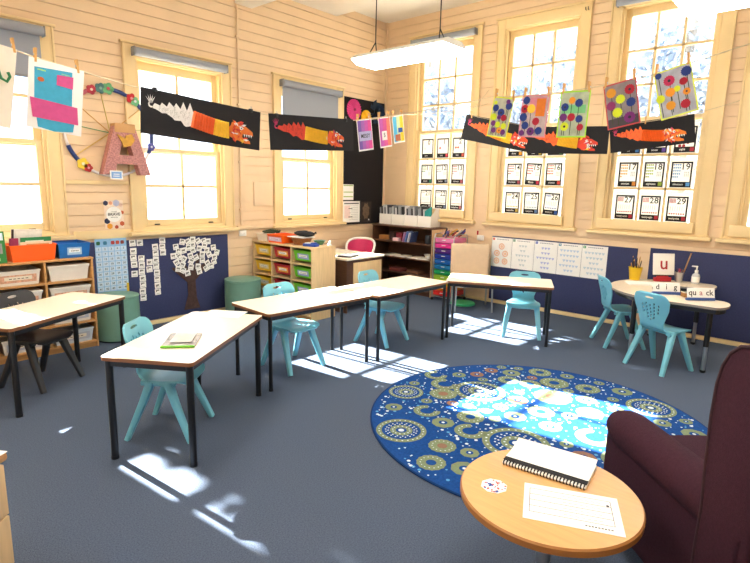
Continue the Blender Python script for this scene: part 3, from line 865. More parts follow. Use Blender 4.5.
# tray shelf in front of the left wall
CW, CD, CHH = 1.15, .40, .882
CM = T(4.175, 5.265, 0, -89)
shelf_unit('tray_shelf', 'birch tray shelf of yellow, red and green trays standing end on to the wall', 'shelf', CM, CW, CD, CHH, 3, 4, BIRCH, OAK)
names = ['yellow', 'red', 'green']; mts = [YELLOW, RED, LIME]
lb = [(paint('E8D9A0'), .3, PAPER), (paint('F2B04A'), .3, PAPER), (paint('9AA6D8'), .3, PAPER)]
rown = ['top row', 'second row', 'third row', 'bottom row']
for c in range(3):
    for r in range(4):
        x, z = cell(CW, CD, CHH, 3, 4, c, 3-r)
        tray('storage_tray', '%s tray with a picture label in the %s of the birch tray shelf' % (names[c], rown[r]), CM @ T(x, .2, z+.001+(.03 if r < 9 else 0)), .335, .36, .125, mts[c], lb[c], 'coloured trays in the birch shelf')
        o = bpy.data.objects
top = CHH+.0185
def onC(x, y): return CM @ T(x, y, top)
tray('storage_tray', 'low white tray at the wall end of the tray shelf top', onC(-.44, .21), .22, .34, .10, CLEARW, None)
tray('storage_tray', 'orange tray with a lilac label on top of the tray shelf', onC(-.15, .17), .30, .30, .105, ORANGE, (paint('D8C4E4'), .42, paint('EADDF2')))
m = MB(); m.tube([(.1*math.cos(a/3), .1*math.sin(a/3), .012+.0*a) for a in range(19)], .012, mat('dark_green_cord', '3B4A33', .8), 8)
for k in range(5): m.tube([(-.12+.04*k, -.06+.02*k, .01), (-.06+.05*k, .03, .035), (.05+.02*k, .06-.01*k, .01)], .01, MATS['dark_green_cord'], 8)
tag(m.build('coiled_lead', None, CM @ T(-.44, .21, top+.10)), 'dark coiled lead lying on the low white tray by the window', 'lead')
WICK = mat('brown_wicker', '9A6436', .8, .35, 90, .6, 120)
t = thing('wicker_basket', 'brown wicker basket beside the orange tray on the tray shelf', 'basket', onC(.17, .2))
m = MB(); m.lathe([(.10, 0), (.13, .075), (.136, .08), (.124, .08), (.095, .006)], WICK, 28); m.build('bowl', t)
m = MB(); m.tube([(.13*math.cos(a*math.pi/8), .13*math.sin(a*math.pi/8), .08) for a in range(16)], .008, WICK, 8, closed=True); m.build('rim', t)
m = MB(); plate(m, rrect(.30, .24, .03), [], lambda u, v: Vector((u, v, .0+.008*math.cos(u*9))), .008, .03, PAPER)
tag(m.build('paper_stack', None, onC(.16, .2) @ T(0, 0, .095)), 'white papers laid across the wicker basket', 'paper')
m = MB(); bm = bmesh.new(); bmesh.ops.create_icosphere(bm, subdivisions=3, radius=1)
for v in bm.verts: v.co = Vector((v.co.x*.17, v.co.y*.09, v.co.z*.035*(1+.25*math.sin(v.co.x*7)*math.cos(v.co.y*9))))
m.bm_add(bm, BLACKP); m.tube([(.15, 0, .0), (.19, .02, .03), (.21, 0, .015)], .008, BLACKP, 8)
tag(m.build('black_pouch', None, onC(.2, .22) @ T(0, 0, .135)), 'black soft pouch lying on top of the white papers', 'pouch')
m = MB(); m.lathe([(.04, 0), (.075, .05), (.08, .055), (.07, .052), (.035, .006)], mat('green_glass_bowl', '3F7A5A', .3), 24)
tag(m.build('small_bowl', None, onC(.36, .33)), 'small green bowl near the end of the tray shelf top', 'bowl')
m = MB(); m.box(-.09, .09, -.05, .05, 0, .035, plast('2448A8'), .006); m.box(-.07, -.01, -.04, .04, .035, .045, WHITE, .003); m.box(.02, .07, -.04, .03, .035, .05, plast('2448A8'), .003)
tag(m.build('blue_pencil_case', None, onC(.42, .13) @ RZ(12)), 'small blue case at the near end of the tray shelf top', 'case')

# brown teacher desk
t = thing('teacher_desk', 'dark brown desk with a pale top between the tray shelf and the corner bookcase', 'desk', T(5.13, 5.14, 0))
m = MB(); m.box(-.37, .37, -.47, .47, .695, .72, BIRCHX, .003); m.build('desk_top', t)
m = MB(); m.box(-.35, -.33, -.45, .45, 0, .695, DBROWN); m.build('side_panel', t)
m = MB(); m.box(.33, .35, -.45, .45, 0, .695, DBROWN); m.build('side_panel', t)
m = MB(); m.box(-.33, .33, -.44, -.42, .25, .695, DBROWN); m.box(-.22, .33, -.452, -.44, .27, .655, BIRCH, .002); m.build('modesty_panel', t)
m = MB(); m.lathe([(.033, 0), (.036, .01), (.036, .11), (.02, .135), (.014, .14), (.014, .16)], WHITE, 20)
m.tube([(0, 0, .16), (0, 0, .175), (.03, 0, .172)], .006, WHITE, 8)
tag(m.build('pump_bottle', None, T(4.98, 5.22, .7205)), 'white pump bottle on the brown desk', 'bottle')
m = MB(); m.box(-.14, .14, -.10, .10, 0, .018, CHARC, .004); m.box(-.13, .13, -.09, .09, .018, .02, BLACKP)
tag(m.build('closed_laptop', None, T(4.98, 4.86, .7205, 20)), 'closed dark laptop on the corner of the brown desk', 'laptop')
# pink tub chair
t = thing('tub_chair', 'pink tub chair with a white rim behind the brown desk', 'chair', T(5.90, 5.50, 0, 125) @ Matrix.Diagonal((.84, .84, .97, 1)))
m = MB(); V = []; FF = []; na, nz_ = 20, 8
for i in range(na+1):
    a = R(-125+250*i/na); 
    hgt = .86-.26*(abs(i-na/2)/(na/2))**3
    for j in range(nz_+1):
        z = .42+(hgt-.42)*j/nz_; r = .21+.03*(j/nz_)
        for rr in (r, r+.03): V.append((rr*math.sin(a), -rr*math.cos(a), z))
k2 = 2*(nz_+1)
for i in range(na):
    for j in range(nz_):
        b = i*k2+2*j
        FF += [(b, b+2, b+k2+2, b+k2), (b+1, b+k2+1, b+k2+3, b+3)]
    b = i*k2; FF.append((b, b+k2, b+k2+1, b+1)); b = i*k2+2*nz_; FF.append((b, b+1, b+k2+1, b+k2))
for i in (0, na):
    for j in range(nz_): b = i*k2+2*j; FF.append((b, b+1, b+3, b+2))
m.add(V, FF, PINK); m.build('backrest', t)
m = MB(); P = []
for i in range(na+1):
    a = R(-125+250*i/na); hgt = .86-.26*(abs(i-na/2)/(na/2))**3; P.append((.255*math.sin(a), -.255*math.cos(a), hgt))
m.tube(P, .022, WHITE, 10); m.build('rim', t)
m = MB(); m.lathe([(.2, .38), (.235, .40), (.235, .44), (.2, .46)], PINK, 28); m.build('seat', t)
for sx in (-1, 1):
    for sy in (-1, 1): m = MB(); m.tube([(sx*.14, sy*.14, .385), (sx*.2, sy*.2, 0)], .014, CHROME, 8); m.build('leg', t)

# corner bookcase
BW, BD, BH = 1.18, .40, 1.022
BM = T(6.42, 5.13, 0, -90)
shelf_unit('bookcase', 'dark brown open bookcase against the wall in the room corner', 'bookcase', BM, BW, BD, BH, 1, 4, DBROWN, DBROWN)
m = MB(); m.box(BW/2+.001, BW/2+.008, -.004, BD, 0, BH, BIRCH); side = m.build('pale_side_panel', None); side.parent = bpy.data.objects['bookcase']
for i, x in enumerate((-.46, -.20, .06, .32)):
    t = thing('magazine_file', ['white magazine file nearest the room corner on the bookcase', 'second white magazine file from the room corner', 'third white magazine file from the room corner', 'white magazine file holding a teal folder at the near end of the bookcase'][i], 'magazine file', BM @ T(x, .16, BH+.0185), 'white magazine files on the bookcase')
    m = MB(); wf = .125; df = .25
    m.box(-wf, wf, -.002+0, .002, 0, .165, WHITE); m.box(-wf, wf, df, df+.004, 0, .29, WHITE); m.box(-wf, wf, 0, df, 0, .003, WHITE)
    for s in (-wf, wf-.003): 
        m.add([(s, 0, 0), (s, df, 0), (s, df, .29), (s, .12, .275), (s, 0, .165), (s+.003, 0, 0), (s+.003, df, 0), (s+.003, df, .29), (s+.003, .12, .275), (s+.003, 0, .165)],
              [(0, 1, 2, 3, 4), (9, 8, 7, 6, 5)]+[(j, (j+1) % 5, 5+(j+1) % 5, 5+j) for j in range(5)], WHITE)
    m.build('box', t, smooth=0)
    for j in range(7):
        if i == 3 and j >= 4: break
        m = MB(); xx = -.105+j*.032; c = ['8F9296', '2A2C30', 'B9BCC0', '6F7378', 'D9D9DC', '3B3E44', '9A9DA2'][(j+i*2) % 7]
        m.box(-.011, .011, 0, .2, 0, .265+.02*((j*7+i) % 3), paint(c), .002)
        b_ = m.build('magazine', None, BM @ T(x+xx, .17, BH+.0225) @ Matrix.Rotation(R(-4), 4, 'Y'))
        tag(b_, 'thin %s magazine standing in the white files on the bookcase' % ['grey', 'black', 'silver', 'dark grey', 'white', 'charcoal', 'mid grey'][(j+i*2) % 7], 'magazine', 'magazines in the white files')
m = MB(); m.add([(-.05, .06, 0), (.075, .06, 0), (.075, .06, .31), (-.05, .06, .24), (-.05, .075, 0), (.075, .075, 0), (.075, .075, .31), (-.05, .075, .24)], [(0, 1, 2, 3), (7, 6, 5, 4), (0, 4, 5, 1), (1, 5, 6, 2), (2, 6, 7, 3), (3, 7, 4, 0)], paint('1E8C88'))
tag(m.build('teal_folder', None, BM @ T(.36, .12, BH+.0225)), 'tall teal folder sticking up from the nearest white magazine file', 'folder')
def BS(x, y, r): return BM @ T(x, y, .05+(BH-.05)*r/4+.0185)
def blob(nm, label, cat, M, fnb):
    m = MB(); fnb(m); return tag(m.build(nm, None, M), label, cat)
blob('cardboard_box', 'low brown cardboard box at the corner end of the upper bookcase shelf', 'box', BS(-.44, .14, 3), lambda m: m.box(-.08, .08, -.06, .06, 0, .07, mat('cardboard', 'A9753F', .8), .003))
blob('dark_box', 'dark brown box behind the cardboard box on the upper shelf', 'box', BS(-.30, .2, 3), lambda m: m.box(-.05, .05, -.06, .06, 0, .13, paint('4A3430'), .003))
blob('red_box', 'dark red box on the upper bookcase shelf', 'box', BS(-.13, .16, 3), lambda m: m.box(-.055, .055, -.05, .05, 0, .125, paint('8A2A3C'), .003))
blob('card_box', 'small pink and white box on the upper bookcase shelf', 'box', BS(-.13, .06, 3), lambda m: (m.box(-.06, .06, -.03, .03, 0, .05, paint('E8C6CC'), .003)))
for i, (x, c, l) in enumerate([(.02, 'C68AB8', 'pink'), (.07, '6A86C8', 'blue'), (.12, 'D8D8E8', 'pale lilac'), (.17, '3A4A7A', 'navy')]):
    book('%s book leaning among the picture books on the upper bookcase shelf' % l, BS(x, .10, 3) @ Matrix.Rotation(R(14), 4, 'Y') @ RZ(90), .15, .15+.02*(i % 2), .02, paint(c))
blob('black_speaker', 'round black container at the near end of the upper bookcase shelf', 'container', BS(.44, .12, 3), lambda m: m.lathe([(.045, 0), (.05, .02), (.05, .11), (.04, .125)], CHARC, 20))
for i, x in enumerate((-.28, -.05, .2, .38)):
    blob('paper_pile', ['loose white paper pile at the corner end of the middle bookcase shelf', 'second paper pile on the middle bookcase shelf', 'third paper pile on the middle bookcase shelf', 'spread papers under the white bowl'][i], 'papers', BS(x, .14, 2) @ RZ(8*i-10), lambda m: [m.box(-.10+.01*j, .10-.004*j, -.12, .1+.003*j, .003*j, .003*j+.0028, PAPER if j % 2 else CREAMP) for j in range(5)])
blob('white_bowl', 'small white bowl on the middle bookcase shelf', 'bowl', BS(.44, .14, 2) @ T(0, 0, .016), lambda m: m.lathe([(.03, 0), (.07, .06), (.066, .06), (.026, .006)], WHITE, 24))
blob('reddish_box', 'dull red box on the lower bookcase shelf', 'box', BS(-.15, .14, 1), lambda m: m.box(-.12, .12, -.08, .08, 0, .05, paint('7A3A34'), .004))
blob('brown_box', 'flat brown box on the lower bookcase shelf', 'box', BS(.2, .14, 1), lambda m: m.box(-.12, .12, -.08, .08, 0, .04, paint('6E4A34'), .004))

# rainbow drawer trolley
t = thing('drawer_trolley', 'rainbow drawer trolley on a metal frame beside the bookcase', 'trolley', T(6.34, 4.27, 0, -90))
tw, td = .155, .36
for s in (-1, 1):
    m = MB(); m.tube([(s*(tw+.015), .0, .04), (s*(tw+.015), 0, .92), (s*(tw+.015), .03, .975), (s*(tw+.015), td/2, .985), (s*(tw+.015), td-.03, .975), (s*(tw+.015), td, .92), (s*(tw+.015), td, .04)], .008, CHROME, 8); m.build('frame_tube', t)
m = MB()
for z in (.06, .93):
    m.tube([(-tw-.015, 0, z), (tw+.015, 0, z)], .006, CHROME, 8); m.tube([(-tw-.015, td, z), (tw+.015, td, z)], .006, CHROME, 8)
m.build('cross_bar', t)
cols_ = ['E27AB0', 'D8308C', '4A1F78', '243C9C', '1A62B4', '1A78AC', '1E9A5A', '9CC83A', 'EAD01E', 'F08A1E', 'D8302A']
nms = ['clear pink', 'pink', 'purple', 'navy', 'blue', 'teal', 'green', 'lime', 'yellow', 'orange', 'red']
for i, c in enumerate(cols_):
    z1 = .925-.078*i; z0 = z1-.066
    m = MB(); m.box(-tw, tw, .006, td-.01, z0, z1, plast(c), .006); m.box(-tw-.004, tw+.004, 0, .008, z1-.012, z1, plast(c), .002)
    d = m.build('drawer', t); d['label'] = nms[i]+' drawer'
    m = MB(); m.box(-.03, .03, -.010, .0055, z0+.035, z0+.045, WHITE, .003); m.build('drawer_handle', d)
for sx in (-1, 1):
    for y in (0, td):
        m = MB(); m.lathe([(.012, 0), (.022, .008), (.022, .03), (.012, .04)], BLACKM, 12)
        for k in range(len(m.v)): m.v[k] += Vector((sx*(tw+.015), y, 0))
        m.build('castor', t)
q = random.Random(5)
TT = T(6.34, 4.27, 0, -90)
pcs = ['6E4A3A', 'B03A3A', '4A5A9C', '8C8C94', 'C89A3A', '5A3A6A', '3A3A3A', 'D8B8A8']
for i in range(16):
    x = q.uniform(-.12, .12); y = q.uniform(.03, .32); a = q.uniform(-50, 50)
    m = MB(); m.tube([(-.06, 0, .012), (.06, 0, .012+.0)], .011, paint(pcs[i % 8]), 8)
    tag(m.build('marker_pen', None, TT @ T(x, y, .93+.022*(i//6)+.0, a) @ Matrix.Rotation(R(-30-8*(i % 3)), 4, 'Y') @ T(.05, 0, .005)), 'marker pen in the jumbled heap on top of the rainbow drawers', 'pen', 'pens heaped on the drawer trolley')

# beige chair + green cushion
t = thing('beige_chair', 'wide beige vinyl chair with metal legs between the rainbow drawers and a desk', 'chair', T(6.27, 3.73, 0, 130.4))
m = MB(); bevbox(m, -.26, .26, -.24, .25, .33, .43, BEIGE, .03); m.build('seat', t)
m = MB(); bevbox(m, -.27, .27, -.29, -.22, .40, .87, BEIGE, .03, 5, lambda c: Vector((c.x, c.y-.12*(c.z-.4), c.z))); m.build('backrest', t)
for sx in (-1, 1):
    for sy in (-1, 1): m = MB(); m.tube([(sx*.24, sy*.21, .335), (sx*.25, sy*.235, 0)], .012, CHROME, 10); m.build('leg', t)
m = MB(); m.lathe([(.15, 0), (.175, .01), (.178, .025), (.165, .04), (.05, .045)], plast('3FB87A'), 40)
tag(m.build('floor_cushion', None, T(6.38, 3.93, 0)), 'flat round green cushion on the carpet under the beige chair', 'cushion')

# ottomans
def ottoman(x, y, r, h, label):
    t = thing('round_ottoman', label, 'stool', T(x, y))
    m = MB(); m.lathe([(r-.01, .012), (r, .02), (r+.003, h*.5), (r, h-.03), (r-.008, h-.022)], GREEN, 48); m.build('side', t)
    m = MB(); m.lathe([(r-.01, h-.024), (r+.004, h-.02), (r+.003, h-.008), (r-.02, h), (.02, h+.006)], GREEN, 48); m.build('cushion_top', t)
    m = MB()
    for k in range(4):
        a = math.pi/4+k*math.pi/2; m.box(math.cos(a)*r*.7-.015, math.cos(a)*r*.7+.015, math.sin(a)*r*.7-.015, math.sin(a)*r*.7+.015, 0, .014, BLACKM)
    m.build('foot_pad', t)
ottoman(2.27, 5.60, .215, .47, 'round sage green ottoman between the left shelf and the word cards')
ottoman(3.84, 5.61, .225, .46, 'round sage green ottoman between the word tree and the tray shelf')

# drawer unit bottom left
t = thing('drawer_pedestal', 'birch drawer unit with a white top at the bottom left corner', 'drawers', T(.135, 2.13, 0, -146.5))
m = MB(); m.box(-.24, .24, -.20, .20, .668, .70, OAK, .012); m.box(-.238, .238, -.198, .198, .699, .7015, WHITE); m.build('unit_top', t)
m = MB(); m.box(-.22, .22, -.185, .18, .07, .668, BIRCH, .002); m.build('body', t)
for k in range(3):
    z0 = .08+.196*k
    m = MB(); m.box(-.218, .218, .181, .199, z0, z0+.19, BIRCH, .003); d = m.build('drawer_front', t)
for sx in (-1, 1):
    for sy in (-1, 1):
        m = MB(); m.box(sx*.19-.015, sx*.19+.015, sy*.15-.015, sy*.15+.015, 0, .07, OAK, .002); m.build('foot', t)

# ------------------------------------------------------------------ horseshoe table
HT = T(6.07, 1.12, 0)
def horseshoe(s=0.0):
    Ro, Ri = .70-s, .30+s
    p = []
    for k in range(37): a = math.pi*k/36; p.append((Ro*math.cos(a), Ro*1.0*math.sin(a)))
    y1 = -.36
    cx = -(Ro+Ri)/2; hr = (Ro-Ri)/2
    for k in range(1, 13): a = math.pi+math.pi*k/12; p.append((cx+hr*math.cos(a), y1+hr*.5*math.sin(a)))
    for k in range(25): a = math.pi-math.pi*k/24; p.append((Ri*math.cos(a), Ri*math.sin(a)))
    cx = -cx; y1 = -.10
    for k in range(0, 12): a = math.pi+math.pi*k/12; p.append((cx+hr*math.cos(a), y1+hr*.5*math.sin(a)))
    return p
t = thing('horseshoe_table', 'curved horseshoe table with a speckled pale top by the navy pinboard', 'table', HT)
def poly_plate(m, pts, z0, z1, mt, side):
    r = delaunay_2d_cdt([Vector(p) for p in pts], [(i, (i+1) % len(pts)) for i in range(len(pts))], [], 0, 1e-6)
    fs = [f for f in r[2] if inside(sum((r[0][i] for i in f), Vector((0, 0)))/3, pts)]
    m.add([(v.x, v.y, z1) for v in r[0]], [tuple(f) for f in fs], mt); m.add([(v.x, v.y, z0) for v in r[0]], [tuple(reversed(f)) for f in fs], mt)
    n = len(pts); m.add([(p[0], p[1], z0) for p in pts]+[(p[0], p[1], z1) for p in pts], [(i, (i+1) % n, n+(i+1) % n, n+i) for i in range(n)], side)
HTOP = mat('horseshoe_laminate', 'E6D8C2', .3, .05, 30)
m = MB(); poly_plate(m, horseshoe(), .638, .660, HTOP, mat('grey_edge', '8C8680', .5)); m.build('table_top', t)
m = MB(); poly_plate(m, horseshoe(.05), .59, .637, BLACKM, BLACKM); m.build('frame', t)
for x, y in ((-.52, .32), (-.50, -.32), (.52, .40), (.5, -.05)):
    m = MB(); m.tube([(x, y, .02), (x, y, .27)], .018, CHROME, 14); m.tube([(x, y, .25), (x, y, .6)], .024, BLACKM, 14); lg = m.build('leg', t)
    m = MB(); m.lathe([(.02, 0), (.026, .01), (.026, .025)], BLACKM, 12)
    for k in range(len(m.v)): m.v[k] += Vector((x, y, 0))
    m.build('foot_cap', lg)
ZT = .6608
# yellow pencil pot
PP = T(6.42, 1.70, ZT) @ Matrix.Scale(1.2, 4)
m = MB(); m.lathe([(.045, 0), (.06, .115), (.064, .12), (.056, .12), (.042, .005)], YELLOW, 28)
tag(m.build('pencil_pot', None, PP), 'yellow pot full of pencils on the curved table', 'pot')
q = random.Random(9)
for i in range(9):
    a = i*6.283/9; tx = .012+.02*(i % 2)
    m = MB(); m.tube([(math.cos(a)*.018, math.sin(a)*.018, .007), (math.cos(a)*(.03+tx*.4), math.sin(a)*(.03+tx*.4), .15+.03*(i % 3))], .0042, paint(['2A2420', '8C5A3A', '1F1F1F', 'B8862E', '4A3020'][i % 5]), 6)
    m.tube([(math.cos(a)*(.03+tx*.4), math.sin(a)*(.03+tx*.4), .15+.03*(i % 3)), (math.cos(a)*(.0305+tx*.43), math.sin(a)*(.0305+tx*.43), .162+.03*(i % 3))], [.0042, .001], PEGW, 6)
    tag(m.build('pencil', None, PP), 'dark pencil standing in the yellow pot', 'pencil', 'pencils in the yellow pot')
# metal cup + ruler
CP = T(6.64, 1.30, ZT)
m = MB(); m.lathe([(.036, 0), (.046, .11), (.048, .112), (.042, .11), (.033, .004)], CHROME, 24)
tag(m.build('metal_cup', None, CP), 'grey metal cup of coloured pens on the curved table', 'cup')
for i in range(6):
    a = i*6.283/6; m = MB(); m.tube([(math.cos(a)*.016, math.sin(a)*.016, .006), (math.cos(a)*.034, math.sin(a)*.034, .145+.01*(i % 2))], .005, paint(['B03A4A', '5A3A6A', '2A2A2A', 'C8505A', '7A5A4A', '3A4A7A'][i]), 6)
    tag(m.build('pen', None, CP), ['dark red', 'purple', 'black', 'rose', 'brown', 'blue'][i]+' pen standing in the grey metal cup', 'pen', 'pens in the metal cup')
m = MB(); m.box(-.022, .022, -.004, .004, 0, .33, mat('pointer_wood', 'C79A68', .6), .001)
tag(m.build('wooden_ruler', None, T(6.74, 1.30, ZT) @ Matrix.Rotation(R(5), 4, 'Y') @ Matrix.Rotation(R(12), 4, 'X')), 'long wooden ruler leaning against the wall behind the metal cup', 'ruler')
# pump bottle
t = thing('soap_dispenser', 'clear pump bottle with a white label on the curved table', 'bottle', T(6.66, 1.14, ZT, 0))
m = MB(); m.lathe([(.036, 0), (.04, .006), (.04, .09), (.034, .105), (.016, .118), (.014, .128)], mat('clear_grey_plastic', 'C9CDD0', .15, .03, 10), 28); m.build('bottle', t)
m = MB(); m.lathe([(.0405, .02), (.0408, .08)], PAPER, 28); m.build('label_band', t)
m = MB(); m.lathe([(.018, .126), (.018, .15), (.008, .152), (.008, .185)], WHITE, 16); m.box(-.018, .018, -.008, .05, .185, .197, WHITE, .004); m.build('pump', t)
# flip stand with u
def face(x, y, z, ang, tilt=0):   # local x right, y up, z to viewer; ang = heading of local x
    return Matrix.Translation((x, y, z)) @ RZ(ang) @ Matrix.Rotation(R(90-tilt), 4, 'X')
VA = -48
t = thing('letter_flip_stand', 'white flip chart showing a red letter u on a red base', 'flip chart', face(6.53, 1.43, ZT, VA, 10))
SAND = 'sans'
m = MB(); m.box(-.12, .12, .075, .315, 0, .012, PAPER, .002); m.build('page', t)
m = MB(); m.text('u', .20, 0, .20, .0122, paint('A82A34')); m.build('letter', t)
m = MB(); m.box(-.11, .11, .065, .075, -.004, .016, BLACKM, .002); m.build('clip_bar', t)
m = MB(); m.box(-.085, .085, .0, .05, -.06, .02, RED, .006); m.box(-.06, .06, .03, .068, -.04, .005, RED, .006); m.build('base', t)
def letters(label, P, ang, wd, txt, pos):
    t = thing('letter_stand', label, 'letter cards', face(P[0], P[1], ZT, ang, 14))
    m = MB(); m.box(-wd/2, wd/2, .022, .118, 0, .004, PAPER, .001); m.build('card', t)
    m = MB()
    for s, x in zip(txt, pos): m.text(s, .075, x, .072, .0042, INK if s not in 'a' else paint('B07A84'))
    m.build('lettering', t)
    m = MB(); m.box(-wd/2, wd/2, 0, .026, -.03, .012, plast('3A5A9C'), .003); m.build('stand', t)
letters('white letter cards reading d i g propped on the curved table', (5.72, 1.21), -52, .26, ('d', 'i', 'g'), (-.085, 0, .085))
letters('white letter cards reading qu a ck propped at the end of the curved table', (5.64, .90), -48, .26, ('qu', 'a', 'ck'), (-.08, 0, .08))
m = MB(); m.box(-.05, .05, -.035, .035, 0, .05, mat('cardboard', 'A9753F', .8), .003); m.box(-.052, .052, -.037, .037, .042, .05, CREAMP, .002)
tag(m.build('small_box', None, T(5.74, 1.03, ZT, -50)), 'small cream box between the two sets of letter cards', 'box')
m = MB()
for j in range(6): m.box(-.16+.004*j, .14, -.11, .11-.006*j, .0025*j, .0025*j+.0022, PAPER)
tag(m.build('paper_stack', None, T(6.18, 1.55, ZT, -60)), 'stack of white paper behind the d i g cards on the curved table', 'paper')
# ------------------------------------------------------------------ pinboards
m = MB(); m.box(-1.5, 3.80, YL-.016, YL-.0005, .055, 1.0, NAVY, .002)
tag(m.build('navy_pinboard'), 'long navy felt pinboard under the left windows holding the word tree', 'pinboard')
m = MB(); m.box(XR-.016, XR-.0005, 1.81, 3.77, .055, .975, NAVY, .002)
tag(m.build('navy_pinboard'), 'navy felt pinboard behind the strip of number posters', 'pinboard')
m = MB(); m.box(XR-.016, XR-.0005, -1.0, 1.67, .055, .995, NAVY, .002)
tag(m.build('navy_pinboard'), 'navy felt pinboard behind the curved table', 'pinboard')
m = MB(); m.box(-.49, .49, -.965, .965, 0, .02, BLACKB, .003)
tag(m.build('black_felt_board', None, on_left(6.315, 2.0, .001)), 'tall black felt board on the left wall beside the room corner', 'pinboard')

# number chart poster
t = thing('number_chart', 'light blue number chart poster beside the left shelf', 'poster', on_left(2.355, .73, .017))
m = MB(); m.box(-.165, .165, -.30, .30, 0, .002, paint('8DBCE4'), 0); WB = paint('C4DAF0')
for r in range(9):
    for c in range(5):
        x = -.13+.065*c; y = .19-.054*r; m.rect(x-.029, x+.029, y-.023, y+.023, .0022, WB, .0004)
for r in range(9):
    for c in range(5): m.text(str(r*5+c+1), .03, -.13+.065*c, .19-.054*r, .003, INK, th=.0003)
for x, c in ((-.13, '2E6E4A'), (-.06, '3A7A9C'), (.02, 'B03A3A'), (.07, 'C8503A'), (.12, '7A3A3A')): m.disc(x, .255, .022, .0022, paint(c), 8, .0005, wob=.1)
m.rect(.14, .165, -.30, -.2, .0022, YELLOW, .0005); m.build('sheet', t, smooth=0)

# word cards
def word_card_mesh(kind):
    m = MB(); m.rect(-.035, .035, -.035, .035, 0, PAPER, .0012)
    q = random.Random(kind)
    y = q.uniform(-.004, .012)
    for k in range(3): 
        x = -.022+k*.014; m.box(x, x+.010, y-.012*q.random(), y+.014, .0013, .0016, INK)
    m.rect(-.024, .022, -.022, -.019, .0013, INK, .0003)
    o = m.build('word_card', smooth=0); return o
cardp = [word_card_mesh(k) for k in range(4)]
used = set()
def word_card(M, label, group, k):
    o = cardp[k % 4]
    if k % 4 in used: o = o.copy(); COL.objects.link(o)
    used.add(k % 4)
    o.matrix_world = M; tag(o, label, 'card', group)
q = random.Random(21); kk = 0
colsX = [(2.59, [.965, .875, .80, .725, .62], 'first (leftmost)', 'by the number chart'), (2.672, [.965], '', ''), (2.675, [.785, .71, .635, .56, .485, .41, .335], 'second', 'hanging lowest'), (2.765, [.735, .655], 'short third', ''), (2.845, [.905, .83, .755, .68, .605, .53, .455, .38], 'long fourth', ''), (2.93, [.975, .90, .835], 'short last', '')]
cl = ['small white word card in the column beside the number chart', 'small white word card alone at the top of the second column on the navy board', 'small white word card in the second column from the number chart', 'small white word card in the two card column left of the longest column', 'small white word card in the long column nearest the word tree', 'small white word card in the short column at the top left of the word tree']
for i, (x, zs, a, b) in enumerate(colsX):
    for z in zs: word_card(on_left(x+q.uniform(-.004, .004), z, .0175) @ RZ(q.uniform(-4, 4)), cl[i], 'word cards, column %s' % ['by the chart', 'top single', 'second', 'pair', 'longest', 'short by the tree'][i], kk); kk += 1
# paper tree
BRN = mat('crumpled_brown_paper', '4A3430', .9, .3, 25, .6, 40)
m = MB()
m.prism([(-.11, -.34), (.10, -.34), (.06, -.2), (.05, 0), (.10, .22), (.16, .36), (.09, .34), (.03, .12), (.01, .38), (-.03, .14), (-.14, .36), (-.16, .33), (-.06, .08), (-.05, -.15)], 0, .008, BRN)
m.prism([(-.06, .0), (-.0, .02), (-.02, .12), (-.24, .2), (-.24, .17)], 0, .007, BRN); m.prism([(.0, .05), (.06, .02), (.25, .2), (.24, .24), (.03, .14)], .0, .0065, BRN)
tag(m.build('paper_tree_trunk', None, on_left(3.275, .45, .017)), 'crumpled brown paper tree trunk on the navy pinboard', 'display')
pts = []
for _ in range(6000):
    a = q.uniform(0, 6.283); r = math.sqrt(q.random())
    x = 3.335+.30*r*math.cos(a); z = .765+.225*r*math.sin(a)
    if z > .965: continue
    if abs(x-3.3) < .07 and z < .62: continue
    if all(math.hypot(x-b, z-c) > .062 for b, c in pts): pts.append((x, z))
for i, (x, z) in enumerate(pts):
    word_card(on_left(x, z, .0265+.0022*(i % 5)) @ RZ(q.choice([0, 5, -8, -30, 25, 12, -15])+q.uniform(-5, 5)), 'small white word card forming part of the crown of the paper tree', 'word cards of the tree crown', kk); kk += 1

# brave poster
t = thing('brave_poster', 'small white poster reading BRAVE with coloured blobs between two windows', 'poster', on_left(2.415, 1.285, .001))
m = MB(); m.box(-.10, .10, -.15, .15, .0, .0018, paint('F2DCC8')); m.build('sheet', t)
m = MB()
for x, y, r, c in ((-.08, .12, .026, '2C3050'), (.03, .12, .035, 'B8BCD8'), (-.03, .12, .02, 'E8A888'), (.085, .02, .02, 'C8603A'), (-.075, -.07, .03, '2C3050'), (-.05, -.125, .03, 'E8A030'), (.08, -.1, .025, 'C8603A'), (.02, -.135, .02, 'B84A2A'), (.075, .1, .02, 'E8C8B8')): m.disc(x, y, r, .002, paint(c), 12, .0004, wob=.05)
m.build('blobs', t)
m = MB(); m.disc(0, 0, .082, .0026, PAPER, 32, .0005); m.build('white_circle', t)
m = MB(); m.text('YOU ARE', .014, 0, .028, .0032, INK, th=.0003); m.text('BRAVE', .044, 0, .0, .0032, INK, th=.0003); m.text('and strong', .016, 0, -.03, .0032, INK, th=.0003); m.build('lettering', t, smooth=0)

